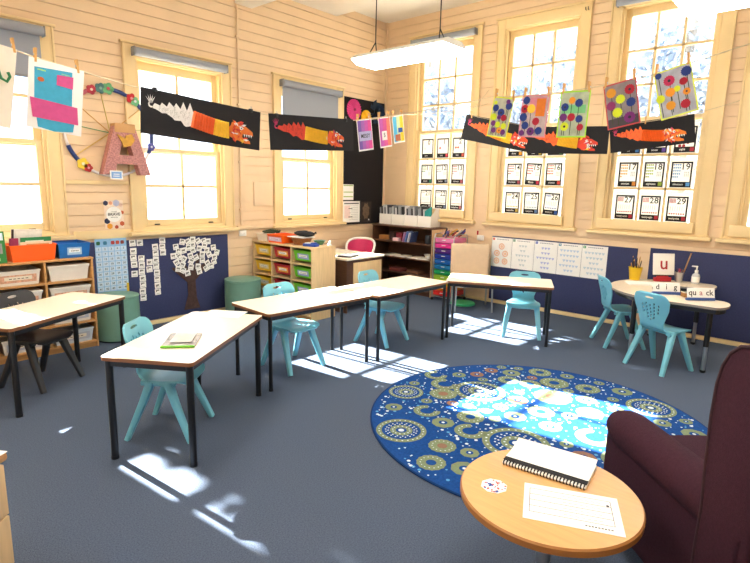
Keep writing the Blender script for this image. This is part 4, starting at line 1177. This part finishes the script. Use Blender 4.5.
# hoop
t = thing('decorated_hoop', 'large decorated hoop with yarn spokes hanging behind the pink letter', 'hoop', on_left(2.42, 2.13, .03))
m = MB(); m.tube([(.44*math.cos(k*math.pi/32), .44*math.sin(k*math.pi/32), 0) for k in range(64)], .014, plast('E4E0E4'), 8, closed=True); m.build('ring', t)
for i, (a, b, c) in enumerate(((35, 85, '1F3A7A'), (200, 240, '1F3A7A'), (-25, 5, '27407E'), (100, 130, 'B85A6A'), (160, 185, 'C8BCC8'))):
    m = MB(); m.tube([(.44*math.cos(R(a+(b-a)*k/12)), .44*math.sin(R(a+(b-a)*k/12)), 0) for k in range(13)], .021, plast(c), 8); m.build('ribbon_wrap', t)
for a, c in ((100, 'D8C070'), (140, 'D8A860'), (172, '6A9A6A'), (215, 'E0B85A'), (40, 'D8A860'), (10, 'A8B87A')):
    m = MB(); m.tube([(0, 0, 0), (.43*math.cos(R(a)), .43*math.sin(R(a)), 0)], .005, paint(c), 6); m.build('yarn_spoke', t)
def flower(M, r, c1, c2, par):
    m = MB(); m.M = M
    for k in range(5):
        a = k*1.2566; m.disc(r*.6*math.cos(a), r*.6*math.sin(a), r*.5, .002*(k % 2), paint(c1), 10, .008)
    m.disc(0, 0, r*.3, .01, paint(c2), 8, .006); m.build('felt_flower', par)
for a, c1, c2, r in ((112, 'C03A4A', 'F0E0D0', .045), (90, '6AAE7A', 'D85A6A', .055), (100, '4E7A7A', '88B0A0', .05), (58, 'C0202A', 'E8A0A0', .05), (52, '7AC890', 'E8E8E8', .045), (228, 'E8C83A', 'F4F0D0', .055), (236, 'C02A2A', 'E0A0A0', .04), (-15, '5A5AA8', 'D8D8F0', .04)):
    flower(Matrix.Translation((.44*math.cos(R(a)), .44*math.sin(R(a)), .012)), r, c1, c2, t)
# letter A
ROSE = mat('rose_sequin_paper', 'B87F7C', .6, .35, 60, .5, 90)
t = thing('letter_block', 'large pink boxy letter A hanging in the decorated hoop', 'letter', on_left(2.52, 1.965, .055))
m = MB()
poly = [(-.25, -.26), (-.13, -.26), (-.10, -.15), (.11, -.15), (.14, -.26), (.25, -.26), (.10, .25), (-.10, .25)]
hole1 = [(-.075, -.06), (.075, -.06), (.03, .10), (-.03, .10)]
r = None
V = [Vector(p) for p in poly+hole1]; n0, n1 = len(poly), len(hole1)
r = delaunay_2d_cdt(V, [(i, (i+1) % n0) for i in range(n0)]+[(n0+i, n0+(i+1) % n1) for i in range(n1)], [], 0, 1e-6)
fs = [tuple(f) for f in r[2] if inside(sum((r[0][i] for i in f), Vector((0, 0)))/3, poly) and not inside(sum((r[0][i] for i in f), Vector((0, 0)))/3, hole1)]
D_ = .10
m.add([(v.x, v.y, D_) for v in r[0]], fs, ROSE); m.add([(v.x, v.y, 0) for v in r[0]], [tuple(reversed(f)) for f in fs], ROSE)
for lp in (poly, hole1):
    n = len(lp); m.add([(p[0], p[1], 0) for p in lp]+[(p[0], p[1], D_) for p in lp], [(i, (i+1) % n, n+(i+1) % n, n+i) for i in range(n)], ROSE)
m.build('letter_a', t, smooth=0)
m = MB(); GOLD = mat('gold_ribbon', 'C8963A', .4, .15, 30, metal=.3)
m.box(-.105, .105, .17, .26, -.004, D_+.006, mat('tan_card', 'C89A66', .8), .003)
m.prism([(-.09, .15), (-.01, .11), (.0, .14), (.06, .16), (.09, .10), (.05, .04), (-.03, .02), (-.05, .08)], D_+.004, D_+.02, GOLD); m.build('gold_bow', t)
t = thing('name_tag', 'small blue and white card clipped under the pink letter', 'card', on_left(2.40, 1.70, .165))
m = MB(); m.box(-.065, .065, -.045, .045, 0, .002, PAPER); m.box(-.052, .052, -.033, .033, .002, .0026, paint('7FA8DC')); m.rect(-.03, .03, .005, .012, .0027, PAPER, .0004); m.rect(-.035, .03, -.015, -.008, .0027, PAPER, .0004); m.build('card', t)

# things on the black board
OB = lambda x, z, off=.021: on_left(x, z, off)
t = thing('lined_sheet', 'white sheet with green lines pinned on the black felt board', 'paper', OB(5.985, 1.54))
m = MB(); m.box(-.115, .115, -.12, .12, 0, .0015, PAPER)
for y in (.095, -.005, -.075): m.rect(-.105, .105, y, y+.014, .0016, paint('9DB86A'), .0003)
m.build('sheet', t)
t = thing('printed_notice', 'white printed notice with a pink block at the foot of the black felt board', 'notice', OB(6.06, 1.235, .022))
m = MB(); m.box(-.19, .19, -.165, .165, 0, .0015, PAPER); m.rect(-.165, .165, .12, .14, .0016, paint('6A6A70'), .0003); m.rect(-.16, -.03, -.10, .10, .0016, paint('F0D8D4'), .0003)
for k in range(9):
    m.rect(-.01 if k % 4 else -.06, .15, .09-.027*k, .094-.027*k, .002, paint('9A9AA0'), .0003)
m.rect(-.07, .02, .045, .055, .0022, INK, .0003); m.rect(-.07, .02, -.085, -.075, .0022, INK, .0003); m.build('sheet', t)
t = thing('tree_photo', 'dark brown picture pinned beside the printed notice', 'picture', OB(6.40, 1.22, .022))
m = MB(); m.box(-.13, .13, -.17, .17, 0, .0015, paint('2A211F')); q2 = random.Random(2)
m.disc(0, .02, .08, .0016, mat('brown_scribble', '6E5A48', .9, .5, 60), 16, .0005, ry=.13, wob=.12); m.disc(.07, -.12, .014, .002, PAPER, 8, .0004); m.build('print', t)
def fan(label, x, z, r, c, c2):
    t = thing('paper_fan', label, 'paper fan', OB(x, z, .022))
    m = MB(); n = 48; v = [(0, 0, .02)]
    for k in range(n): a = 6.2832*k/n; v.append((r*math.cos(a), r*math.sin(a), .022 if k % 2 else .002))
    f = [(0, 1+k, 1+(k+1) % n) for k in range(n)]+[tuple(1+k for k in reversed(range(n)))]
    m.add(v, f, paint(c)); m.build('pleats', t, smooth=0)
    m = MB(); m.disc(0, 0, r*.14, .02, paint(c2), 14, .01); m.build('centre', t)
fan('pleated pink paper fan at the top of the black felt board', 6.08, 2.79, .155, 'D8438C', '8A2450')
fan('smaller yellow paper fan on the black felt board', 6.36, 2.70, .115, 'F2C01E', 'D89A1A')
t = thing('tissue_pompom', 'dark blue tissue pompom at the top right of the black felt board', 'pompom', OB(6.58, 2.80, .03))
m = MB(); q2 = random.Random(4)
for k in range(70):
    a = q2.uniform(0, 6.28); e_ = q2.uniform(.1, 1.3); d = Vector((math.cos(a)*math.sin(e_), math.sin(a)*math.sin(e_), math.cos(e_)*.5)); r = .17*q2.uniform(.8, 1.1)
    p = d*r; u = d.cross(Vector((0, 0, 1))).normalized()*.035; w_ = d*.03
    m.add([p*.4-u*.3, p*.4+u*.3, p+u+w_, p-u+w_*.3], [(0, 1, 2, 3)], paint('16304E'))
m.build('tissue', t, smooth=0)

# five counting posters
PCOL = [('E85A3A', 'EDB894'), ('3A8A6A', 'CBD4D8'), ('3A5AB8', 'B4BCE4'), ('2A8AA8', 'BFD2E8'), ('2E9A5A', 'C4D6E2')]
lbls = ['poster of orange circles at the left end of the number poster strip', 'pale grey number poster second from the left in the strip', 'number poster with blue hearts in the middle of the strip', 'pale blue number poster second from the right in the strip', 'pale number poster with a green square at the right end of the strip']
ys = [3.768, 3.451, 3.118, 2.791, 2.471, 2.149]
for i in range(5):
    yc = (ys[i]+ys[i+1])/2; wd = ys[i]-ys[i+1]-.004
    t = thing('number_poster', lbls[i], 'poster', on_right(yc, .755, .017))
    m = MB(); m.box(-wd/2, wd/2, -.215, .205, 0, .002, PAPER)
    a, b = PCOL[i]; m.rect(-wd/2+.012, -wd/2+.045, .165, .198, .0021, paint(a), .0004); m.text(str(i+1), .03, -wd/2+.028, .181, .0026, PAPER, th=.0003)
    for k in range(8): m.rect(-wd/2+.075+k*.024, -wd/2+.092+k*.024, .175, .185, .0021, paint('8A8E98'), .0003)
    if i == 0:
        for x, y in ((0, .08), (-.07, -.02), (.06, -.02), (-.07, -.13), (.06, -.13)): m.ring(x, y, .03, .045, .0021, paint(b), 18, .0004); m.disc(x, y, .022, .0021, paint('F0C8A8'), 12, .0004)
    else:
        rows_ = {1: [3, 2, 5, 3, 2], 2: [3, 3, 6, 3, 3], 3: [6, 6, 4, 6, 3], 4: [6, 5, 3, 6, 4]}[i]
        for r_, n in enumerate(rows_):
            for k in range(n):
                x = (k-(n-1)/2)*.043; y = .11-.066*r_
                m.prism([(x-.019, y+.008), (x-.01, y+.018), (x, y+.01), (x+.01, y+.018), (x+.019, y+.008), (x, y-.018)], .0021, .0026, paint(b))
    m.build('sheet', t, smooth=0)

# number cards on the panes
WORDS = {0: 'zero', 1: 'one', 2: 'two', 3: 'three', 4: 'four', 5: 'five', 6: 'six', 7: 'seven', 8: 'eight', 11: 'eleven', 12: 'twelve', 13: 'thirteen', 14: 'fourteen', 15: 'fifteen', 16: 'sixteen', 17: 'seventeen', 18: 'eighteen', 19: 'nineteen', 21: 'twenty-one', 22: 'twenty-two', 23: 'twenty-three', 24: 'twenty-four', 25: 'twenty-five', 26: 'twenty-six', 27: 'twenty-seven', 28: 'twenty-eight', 29: 'twenty-nine'}
CC = {0: '2A2A2A', 1: 'D83A4A', 2: 'E0604A', 3: 'E8A030', 4: 'C8B030', 5: '4A9A5A', 6: '3A7AC0', 7: '6A4AA8', 8: 'A82A3A', 11: '2A7A5A', 12: '8A92A8', 13: 'B85A6A', 14: '9A3A4A', 15: 'C82A4A', 16: 'D8483A', 17: 'E8963A', 18: '8EA83A', 19: '5A9AD8', 21: 'A8A8B8', 22: '6A7A9A', 23: 'C87A7A', 24: 'B8A04A', 25: '6A8AB8', 26: '3A6AC0', 27: 'B02A3A', 28: 'B02A3A', 29: 'B02A3A'}
for wi, base in ((5, (0, 11, 21)), (6, (3, 14, 24)), (7, (6, 17, 27))):
    gx0, gx1, gz0, gz1, nc, nr, d, M = WININFO[wi]
    for r_ in range(3):
        for c_ in range(3):
            n = base[r_]+c_; col = paint(CC[n])
            x = gx0+(gx1-gx0)*(c_+.5)/3; y = gz1-(gz1-gz0)*(r_+.5)/3
            t = thing('number_card', 'white card framed in black showing the number %d taped on a window pane' % n, 'number card', M @ Matrix.Translation((x, y-.01, d-.014)) @ RZ(-3 if n in (26, 15) else (2 if n == 12 else 0)), 'number cards on the window panes')
            m = MB(); m.box(-.120, .120, -.176, .170, 0, .001, THIN); m.build('sheet', t)
            m = MB(); m.box(-.107, .107, -.162, -.100, .001, .0016, BLACKP); m.box(-.107, .107, .106, .124, .001, .0016, BLACKP); m.box(-.107, -.090, -.104, .109, .001, .0016, BLACKP); m.box(.090, .107, -.104, .109, .001, .0016, BLACKP); m.rect(.055, .095, -.15, -.108, .0017, col, .0004); m.text(str(n), .098, .086 if n > 9 else .05, .066, .0026, INK, th=.0003, align='RIGHT'); m.text(WORDS[n], .034, -.022, -.129, .0018, PAPER, th=.0003, sx=.9 if len(WORDS[n]) < 9 else .68); 
            if n > 20:
                for k in range(n//10*5 if n < 27 else 20): m.rect(-.084+.0135*(k % 5), -.074+.0135*(k % 5), .088-.0135*(k//5), .098-.0135*(k//5), .0022, col, .0003)
                for k in range(6): m.box(-.07+.024*k, -.066+.024*k, -.04, .01, .0022, .0025, paint('8A8A90'))
                for k in range(7): m.disc(-.072+.024*k, -.075, .009, .0022, col, 8, .0003)
            elif n > 10:
                for k in range(n): m.disc(-.078+.0205*(k % 4), .090-.034*(k//4), .0095, .0022, col, 8, .0003)
                for k in range(9): m.rect(.03+.018*(k % 3), .042+.018*(k % 3), .0-.02*(k//3), .012-.02*(k//3), .0022, paint('A8A8B0'), .0003)
            else:
                for k in range(max(n, 1)): m.disc(-.05+.04*(k % 3), -.02-.035*(k//3), .017, .0022, col if n else paint('D8D8DC'), 10, .0003)
            m.build('black_frame', t, smooth=0)

# ------------------------------------------------------------------ strings, banners and pictures
def line(name, pts, label):
    P = []
    for a, b in zip(pts[:-1], pts[1:]):
        a = Vector(a); b = Vector(b); L = (b-a).length
        for k in range(8):
            s = k/8; P.append(a.lerp(b, s)-Vector((0, 0, .012*L*4*s*(1-s))))
    P.append(Vector(pts[-1])); m = MB(); m.tube(P, .0032, TWINE, 6); tag(m.build(name), label, 'string')
line('hanging_string', [(XB, 3.45, 2.95), (.892, 3.45, 2.335), (1.295, 3.45, 2.269), (1.627, 3.45, 2.226), (2.546, 3.45, 2.173), (3.068, 3.45, 2.183), (3.561, 3.45, 2.225), (4.28, 3.45, 2.352), (XR, 3.98, 2.82)], 'pale string running along the left windows holding pictures and two banners')
line('hanging_string', [(3.60, 3.45, 2.232), (3.63, 2.052, 2.318), (3.63, 1.80, 2.303), (3.63, 1.548, 2.302), (3.63, 1.078, 2.336), (3.63, .788, 2.392), (3.6, YN, 3.2)], 'pale string holding the five flower paintings')
line('hanging_string', [(XR, 3.98, 3.0), (5.53, 3.485, 2.497), (5.818, 2.697, 2.330), (6.062, 2.029, 2.332), (6.31, 1.351, 2.430), (XR, .96, 2.62)], 'pale string near the tall windows holding the three drooping dragon banners')
def peg(P, label, heading=0, tilt=0, c=PEGW):
    t = thing('clothes_peg', label, 'peg', Matrix.Translation(P) @ RZ(heading) @ Matrix.Rotation(R(tilt), 4, 'Y'), 'wooden clothes pegs on the strings')
    for s in (-1, 1):
        m = MB(); m.add([(-.006, s*.002, -.035), (.006, s*.002, -.035), (.006, s*.0015, .01), (-.006, s*.0015, .01), (-.006, s*.007, -.035+.0), (.006, s*.007, -.035), (.006, s*.010, .012), (-.006, s*.010, .012), (-.006, s*.013, .042), (.006, s*.013, .042), (-.006, s*.007, .042), (.006, s*.007, .042)],
                        [(0, 1, 2, 3), (4, 7, 6, 5), (0, 3, 7, 4), (1, 5, 6, 2), (0, 4, 5, 1), (3, 2, 11, 10), (7, 8, 9, 6), (3, 10, 8, 7), (2, 6, 9, 11), (10, 11, 9, 8)], c); m.build('jaw', t, smooth=0)
    m = MB(); m.tube([(-.008, 0, .008), (.008, 0, .008)], .006, CHROME, 8); m.build('spring', t)
def pegs(P, Q, what, ins=.12, names=('left', 'right')):
    P = Vector(P); Q = Vector(Q); h = math.degrees(math.atan2(Q.y-P.y, Q.x-P.x))
    for s, nm, tl in ((ins, names[0], 4), (1-ins, names[1], -5)): peg(P.lerp(Q, s)+Vector((0, 0, .012)), 'small wooden peg at the %s corner of %s' % (nm, what), h, tl)

ORC, YEC, REC, WHC, PKC = '%s' % 'E8642A', 'F4C83A', 'D8402A', 'E8E6E2', 'C83A6A'
def dragon(t, W, H, tail, m1, m2, head, extra, body_end=.72, thick=1.0, seed=0):
    q = random.Random(seed)
    def sp(u):
        k = max(0, min(1, (u-.02)/.7)); k = k*k*(3-2*k)
        return Vector((W*(.07+.88*u), -H*(.38+.24*k-.05*max(0, u-.7)/.3)))
    def wid(u): return H*thick*(.035+.165*min(1, max(0, (u-.02)/.30)))
    z = .0026
    def seg(u0, u1, n, mtf, name, pleat=0, spike=0, fold_shade=None):
        m = MB(); L = []; Rr = []
        for k in range(n+1):
            u = u0+(u1-u0)*k/n; p = sp(u); d = (sp(u+.01)-sp(u-.01)).normalized(); nn = Vector((-d.y, d.x)); ww = wid(u); a = b = ww
            if spike: a *= q.uniform(1.3, 1.75) if k % 2 else q.uniform(.7, .95); b *= q.uniform(1.05, 1.3) if (k//2) % 2 else q.uniform(.8, 1)
            sh = d*(-.012 if spike and k % 2 else 0)
            L.append(p+nn*a+sh); Rr.append(p-nn*b+sh*.5)
        for k in range(n):
            za = z+(.014 if pleat and k % 2 else 0); zb = z+(.014 if pleat and (k+1) % 2 else 0)
            m.add([(L[k].x, L[k].y, za+.001), (Rr[k].x, Rr[k].y, za+.001), (Rr[k+1].x, Rr[k+1].y, zb+.001), (L[k+1].x, L[k+1].y, zb+.001)], [(0, 1, 2, 3)], mtf)
            if fold_shade and k % 2:  # darker strip on every other fold, pleat shading painted into the colour
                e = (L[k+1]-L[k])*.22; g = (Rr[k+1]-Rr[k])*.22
                m.add([(L[k].x, L[k].y, za+.0015), (Rr[k].x, Rr[k].y, za+.0015), (Rr[k].x+g.x, Rr[k].y+g.y, za+.0015), (L[k].x+e.x, L[k].y+e.y, za+.0015)], [(0, 1, 2, 3)], fold_shade)
        if spike:
            for _ in range(34):
                u = q.uniform(u0+.05, u1-.02); p = sp(u); v = q.uniform(-.75, .75)*wid(u); c = (p.x, p.y+v)
                m.ring(c[0], c[1], .006, .0085, z+.0015, paint('B9B6B2') if tail == WHC else paint('A82A24'), 8, .0004, 1.2, 4.6)
        m.build(name, t, smooth=0)
    e1 = .36; e2 = .36+(body_end-.36)*.58
    seg(.02, e1, 12, paint(tail), 'dragon_tail', spike=1)
    seg(e1, e2, 16, paint(m1), 'pleated_body', pleat=1, fold_shade=paint('C8501E') if m1 != YEC else paint('D89A22'))
    seg(e2, body_end, 12, paint(m2), 'pleated_body', pleat=1, fold_shade=paint('D89A22') if m2 == YEC else paint('C8501E'))
    m = MB(); p = sp(.0)
    cc = paint(WHC if tail == WHC else extra)
    m.ring(p.x+.004, p.y+.012, .010, .020, z, cc, 16, .001, 1.0, 5.4)
    for k in range(5):
        a = 1.0+.35*k; m.prism([(p.x-.004, p.y+.02), (p.x+.008, p.y+.02), (p.x+.004+.05*math.cos(a), p.y+.02+.055*math.sin(a))], z, z+.001, cc)
    m.build('tail_tuft', t, smooth=0)
    m = MB(); c = sp(body_end+.075)
    hh = paint(head)
    m.disc(c.x, c.y, H*.23, z+.001, hh, 15, .001, wob=.1)
    x, y = c.x, c.y
    m.prism([(x, y+H*.18), (x+H*.28, y+H*.16), (x+H*.50, y+H*.04), (x+H*.52, y-H*.06), (x+H*.40, y-H*.04), (x+H*.1, y-H*.05)], z+.002, z+.003, hh)
    m.prism([(x, y-H*.05), (x+H*.22, y-H*.14), (x+H*.42, y-H*.20), (x+H*.44, y-H*.27), (x+H*.25, y-H*.27), (x-H*.02, y-H*.2)], z+.002, z+.003, hh)
    tones = [REC, extra, WHC, 'C83018', ORC, REC, YEC, WHC]
    for k in range(30):
        a = q.uniform(0, 6.28); r = H*.25*math.sqrt(q.random()); cx, cy = x+r*1.35*math.cos(a)+H*.06, y+r*math.sin(a)
        l = H*q.uniform(.05, .10); w_ = l*.45; an = q.uniform(0, 6.28); dx_, dy_ = math.cos(an), math.sin(an)
        m.prism([(cx-dx_*l, cy-dy_*l), (cx-dy_*w_, cy+dx_*w_), (cx+dx_*l, cy+dy_*l), (cx+dy_*w_*.6, cy-dx_*w_*.6)], z+.0032+.0003*k, z+.0034+.0003*k, paint(tones[k % 8]))
    m.disc(x+H*.12, y+H*.09, H*.045, z+.0130, PAPER, 10, .0004); m.disc(x+H*.13, y+H*.09, H*.02, z+.0136, INK, 8, .0004)
    for k in range(4): tx = x+H*(.20+.07*k); m.prism([(tx, y-H*.05), (tx+H*.05, y-H*.05), (tx+H*.03, y-H*.12)], z+.0125, z+.013, PAPER)
    m.build('dragon_head', t, smooth=0)
def banner(P, Q, H, label, args, off=0, bow=.012, seed=0, base=None, **k):
    P = Vector(P); Q = Vector(Q); W = (Q-P).length
    t = thing('dragon_banner', label, 'banner', hang(P, Q, off), 'dragon banners on strings')
    m = MB(); m.box(0, W, -H, 0, 0, .0022, base or BLACKP); m.build('black_card', t)
    dragon(t, W, H, *args, seed=seed, **k)
    return t
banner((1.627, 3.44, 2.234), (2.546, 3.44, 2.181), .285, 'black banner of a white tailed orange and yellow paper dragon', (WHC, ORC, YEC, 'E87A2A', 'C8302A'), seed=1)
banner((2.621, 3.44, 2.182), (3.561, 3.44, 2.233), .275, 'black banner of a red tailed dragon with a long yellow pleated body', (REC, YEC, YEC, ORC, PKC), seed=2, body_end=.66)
def s3(a, b): return a, b
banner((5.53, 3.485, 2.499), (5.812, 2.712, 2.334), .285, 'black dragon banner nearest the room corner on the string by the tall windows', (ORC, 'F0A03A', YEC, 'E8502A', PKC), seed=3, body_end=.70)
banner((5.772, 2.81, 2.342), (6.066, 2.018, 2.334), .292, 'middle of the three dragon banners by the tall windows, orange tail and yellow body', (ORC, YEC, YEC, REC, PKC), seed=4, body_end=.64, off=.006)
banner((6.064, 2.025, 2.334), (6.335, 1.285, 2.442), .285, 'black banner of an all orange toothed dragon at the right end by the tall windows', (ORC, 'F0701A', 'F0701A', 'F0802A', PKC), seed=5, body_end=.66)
for P, l in (((1.72, 3.45, 2.236), 'small bulldog clip at the left top of the white tailed dragon banner'), ((2.46, 3.45, 2.190), 'small bulldog clip at the right top of the white tailed dragon banner'), ((2.70, 3.45, 2.184), 'small bulldog clip at the left top of the red tailed dragon banner'), ((3.47, 3.45, 2.226), 'small bulldog clip at the right top of the red tailed dragon banner')):
    m = MB(); m.box(-.012, .012, -.02, .006, -.022, .006, BLACKM, .003); m.tube([(-.008, -.012, .004), (0, -.014, .024), (.008, -.012, .004)], .002, CHROME, 6); tag(m.build('bulldog_clip', None, Matrix.Translation(P)), l, 'clip', 'bulldog clips on the dragon banners')
for P, l in (((5.551, 3.428, 2.49), 'pale peg at the corner end of the three drooping dragon banners'), ((6.18, 1.70, 2.385), 'pale peg above the all orange dragon banner')): peg(P, l, -70)

def sheet(P, Q, H, label, base, name='flower_painting', cat='painting', off=.006, grp=None):
    P = Vector(P); Q = Vector(Q); W = (Q-P).length
    t = thing(name, label, cat, hang(P, Q, off), grp)
    m = MB(); m.box(0, W, -H, 0, 0, .0012, base); m.build('paper', t)
    return t, W
PURP, BLU, MAG, LIM, CRI, ORG = '6A2A78', '1F3A86', 'C02A5A', 'D8E82A', 'B01A34', 'E8962A'
def flowers(P, Q, H, label, border, ground, fl, stems='3A4A2E', patch=None):
    t, W = sheet(P, Q, H, label, paint(border))
    m = MB(); m.rect(W*.04, W*.96, -H*.97, -H*.03, .0013, mat('wash_'+ground.lower(), ground, .85, .18, 18), .0003)
    if patch:
        for i, (x0, x1, y0, y1, c) in enumerate(patch): m.rect(W*x0, W*x1, -H*y1, -H*y0, .0017+.0002*i, paint(c), .0001)
    m.build('background_wash', t)
    m = MB()
    for x, y, r, c in fl:
        m.box(W*x-.0022, W*x+.0022, -H*min(.95, y+.42), -H*y, .0021, .0024, paint(stems))
    m.build('painted_stems', t)
    m = MB()
    for i, (x, y, r, c) in enumerate(fl): m.disc(W*x, -H*y, W*r, .0026+.0001*i, paint(c), 30, .0004, wob=.085); m.disc(W*x, -H*y, W*r*.3, .0031+.0001*i, paint('2A2A3A'), 6, .0003) if i % 5 == 1 else None
    m.build('painted_flowers', t)
FL = []
flowers((3.63, 2.052, 2.318), (3.63, 1.889, 2.290), .285, 'flower painting with a bright yellow edge, first from the left in the row of five', 'E4F03A', 'B8BCA8',
        [(.2, .28, .15, BLU), (.5, .38, .17, BLU), (.82, .2, .16, BLU), (.75, .1, .1, PURP), (.18, .5, .15, LIM), (.68, .5, .14, CRI), (.45, .5, .1, PURP), (.22, .66, .12, PURP), (.45, .68, .13, LIM), (.75, .7, .13, LIM), (.3, .83, .12, PURP), (.58, .82, .13, ORG), (.78, .85, .12, PURP), (.15, .15, .08, LIM)])
flowers((3.63, 1.825, 2.303), (3.63, 1.622, 2.290), .285, 'flower painting with an orange blotch and pink edge, second of the five from the left', 'D88A98', 'C0AEB0',
        [(.17, .12, .13, BLU), (.14, .32, .14, CRI), (.38, .32, .15, 'F4C83A'), (.12, .52, .14, BLU), (.6, .62, .13, CRI), (.22, .72, .13, BLU), (.45, .86, .14, PURP), (.74, .84, .13, BLU), (.12, .9, .1, PURP)], patch=[(.3, .9, .05, .42, 'D88AA0'), (.55, .88, .08, .5, 'E8822A')])
flowers((3.63, 1.548, 2.302), (3.63, 1.347, 2.295), .30, 'flower painting with green grass and lime edge, middle of the row of five', 'A8E83A', 'B4C2A8',
        [(.42, .2, .11, ORG), (.2, .34, .13, BLU), (.66, .26, .13, BLU), (.18, .56, .13, PURP), (.45, .56, .13, CRI), (.72, .6, .12, BLU), (.25, .76, .14, LIM), (.78, .78, .11, CRI)], patch=[(.1, .9, .3, .48, '7ACA8A')])
flowers((3.63, 1.271, 2.307), (3.63, 1.078, 2.345), .28, 'grey flower painting with a red edge, fourth from the left in the row of five', 'C8484A', '8C8488',
        [(.22, .2, .15, 'D8962A'), (.78, .22, .15, CRI), (.48, .38, .14, LIM), (.18, .48, .14, '8A2A68'), (.78, .5, .14, BLU), (.35, .66, .15, LIM), (.7, .82, .17, '7A2A7A')], patch=[(.04, .96, .78, .97, '4A444A')])
flowers((3.63, .981, 2.349), (3.63, .788, 2.400), .285, 'tilted flower painting with a yellow edge, right end of the row of five', 'E4F05A', 'B4B8C4',
        [(.12, .08, .09, BLU), (.38, .24, .15, MAG), (.85, .16, .14, BLU), (.74, .34, .11, CRI), (.55, .45, .09, LIM), (.36, .48, .13, ORG), (.78, .56, .1, ORG), (.08, .56, .12, LIM), (.32, .75, .13, 'D8962A'), (.7, .8, .13, CRI)])
for P, Q, wht in (((3.63, 2.052, 2.318), (3.63, 1.889, 2.290), 'the first flower painting'), ((3.63, 1.825, 2.303), (3.63, 1.622, 2.290), 'the second flower painting'), ((3.63, 1.548, 2.302), (3.63, 1.347, 2.295), 'the middle flower painting'), ((3.63, 1.271, 2.307), (3.63, 1.078, 2.345), 'the red edged flower painting'), ((3.63, .981, 2.349), (3.63, .788, 2.400), 'the tilted end flower painting')): pegs(P, Q, wht, .07)

# monster picture and the cream sheet
P, Q = (1.016, 3.44, 2.301), (1.295, 3.44, 2.269)
t, W = sheet(P, Q, .375, 'hanging picture of a blue paper monster with a pink band', PAPER, 'monster_picture', 'picture')
H = .375
m = MB(); BL_ = paint('3FA8CC'); m.prism([(W*.10, -H*.12), (W*.78, -H*.07), (W*.80, -H*.60), (W*.12, -H*.62)], .0014, .0024, BL_); m.prism([(W*.16, -H*.80), (W*.86, -H*.80), (W*.84, -H*.96), (W*.5, -H*1.0), (W*.2, -H*.97)], .0014, .0024, BL_); m.build('blue_body', t, smooth=0)
m = MB(); PK_ = paint('D0508E'); m.prism([(W*.04, -H*.56), (W*.9, -H*.58), (W*.93, -H*.84), (W*.1, -H*.84)], .0026, .0036, PK_); m.prism([(W*.5, -H*.16), (W*.80, -H*.14), (W*.80, -H*.32), (W*.5, -H*.31)], .0026, .0036, PK_); m.build('pink_paper', t, smooth=0)
m = MB(); m.disc(W*.22, -H*.28, W*.06, .0026, paint('C8642A'), 12, .001, ry=W*.045); m.rect(W*.15, W*.3, -H*.155, -H*.14, .0026, paint('A8D86A'), .0006); m.rect(W*.58, W*.73, -H*.14, -H*.125, .0026, paint('8AC8A0'), .0006); m.build('face_details', t)
pegs(P, Q, 'the blue monster picture', .12)
P, Q = (.69, 3.44, 2.366), (.963, 3.44, 2.324)
t, W = sheet(P, Q, .42, 'cream sheet with a green curl cut off at the left picture edge', CREAMP, 'curl_picture', 'picture')
m = MB(); m.tube([(W*.72, -.13, .003), (W*.78, -.17, .003), (W*.88, -.18, .003), (W*.92, -.15, .003), (W*.88, -.13, .003)], .008, paint('2E7A4A'), 6); m.build('green_curl', t)
pegs(P, Q, 'the cream sheet', .05)
# three small bright cards
def scard(P, Q, H, label, base, stuff):
    t, W = sheet(P, Q, H, label, PAPER, 'painted_card', 'card')
    m = MB(); m.prism([(W*.05, -H*.95), (W*.95, -H*.95), (W*.95, -H*.03), (W*.05, -H*.03)], .0013, .0017, paint(base[0]))
    for i, c in enumerate(base[1:]):
        x0 = W*(.05+.9*(i+1)/len(base)); m.rect(x0, W*.95, -H*.95, -H*.03, .0018+.0003*i, paint(c), .0003)
    m.build('colour_wash', t)
    m = MB()
    for x0, x1, y0, y1, c in stuff: m.rect(W*x0, W*x1, -H*y1, -H*y0, .0032, paint(c), .0004)
    m.build('pasted_pictures', t)
    pegs(P, Q, label.split(',')[0].replace('small ', 'the '), .1)
    return t, W
t, W = scard((3.60, 3.44, 2.232), (3.80, 3.44, 2.264), .28, 'purple and pink card, leftmost of the three by the black felt board', ['7A5AB0', 'A864B8', 'C85AB0', 'E0509A'], [(.08, .92, .38, .68, 'B8B8E0')])
m = MB(); m.text('MESSY', .05, W*.5, -.148, .004, INK, th=.0004, sx=.9); m.build('lettering', t, smooth=0)
t, W = scard((3.895, 3.44, 2.281), (4.07, 3.44, 2.312), .28, 'pink and orange card, middle of the three by the black felt board', ['C85AB8', 'D85A9A', 'F0806A'], [(.2, .62, .45, .75, 'F4F0EE')])
m = MB(); m.text('5', .055, W*.41, -.165, .004, INK, th=.0004); m.build('numeral', t, smooth=0)
t, W = scard((4.10, 3.44, 2.318), (4.27, 3.44, 2.350), .26, 'blue and yellow card, rightmost of the three by the black felt board', ['5AC0E8', 'C8E0B0', 'F4DC3A'], [(.45, .85, .45, .62, '2A5AA8'), (.15, .6, .68, .92, 'B86A4A')])
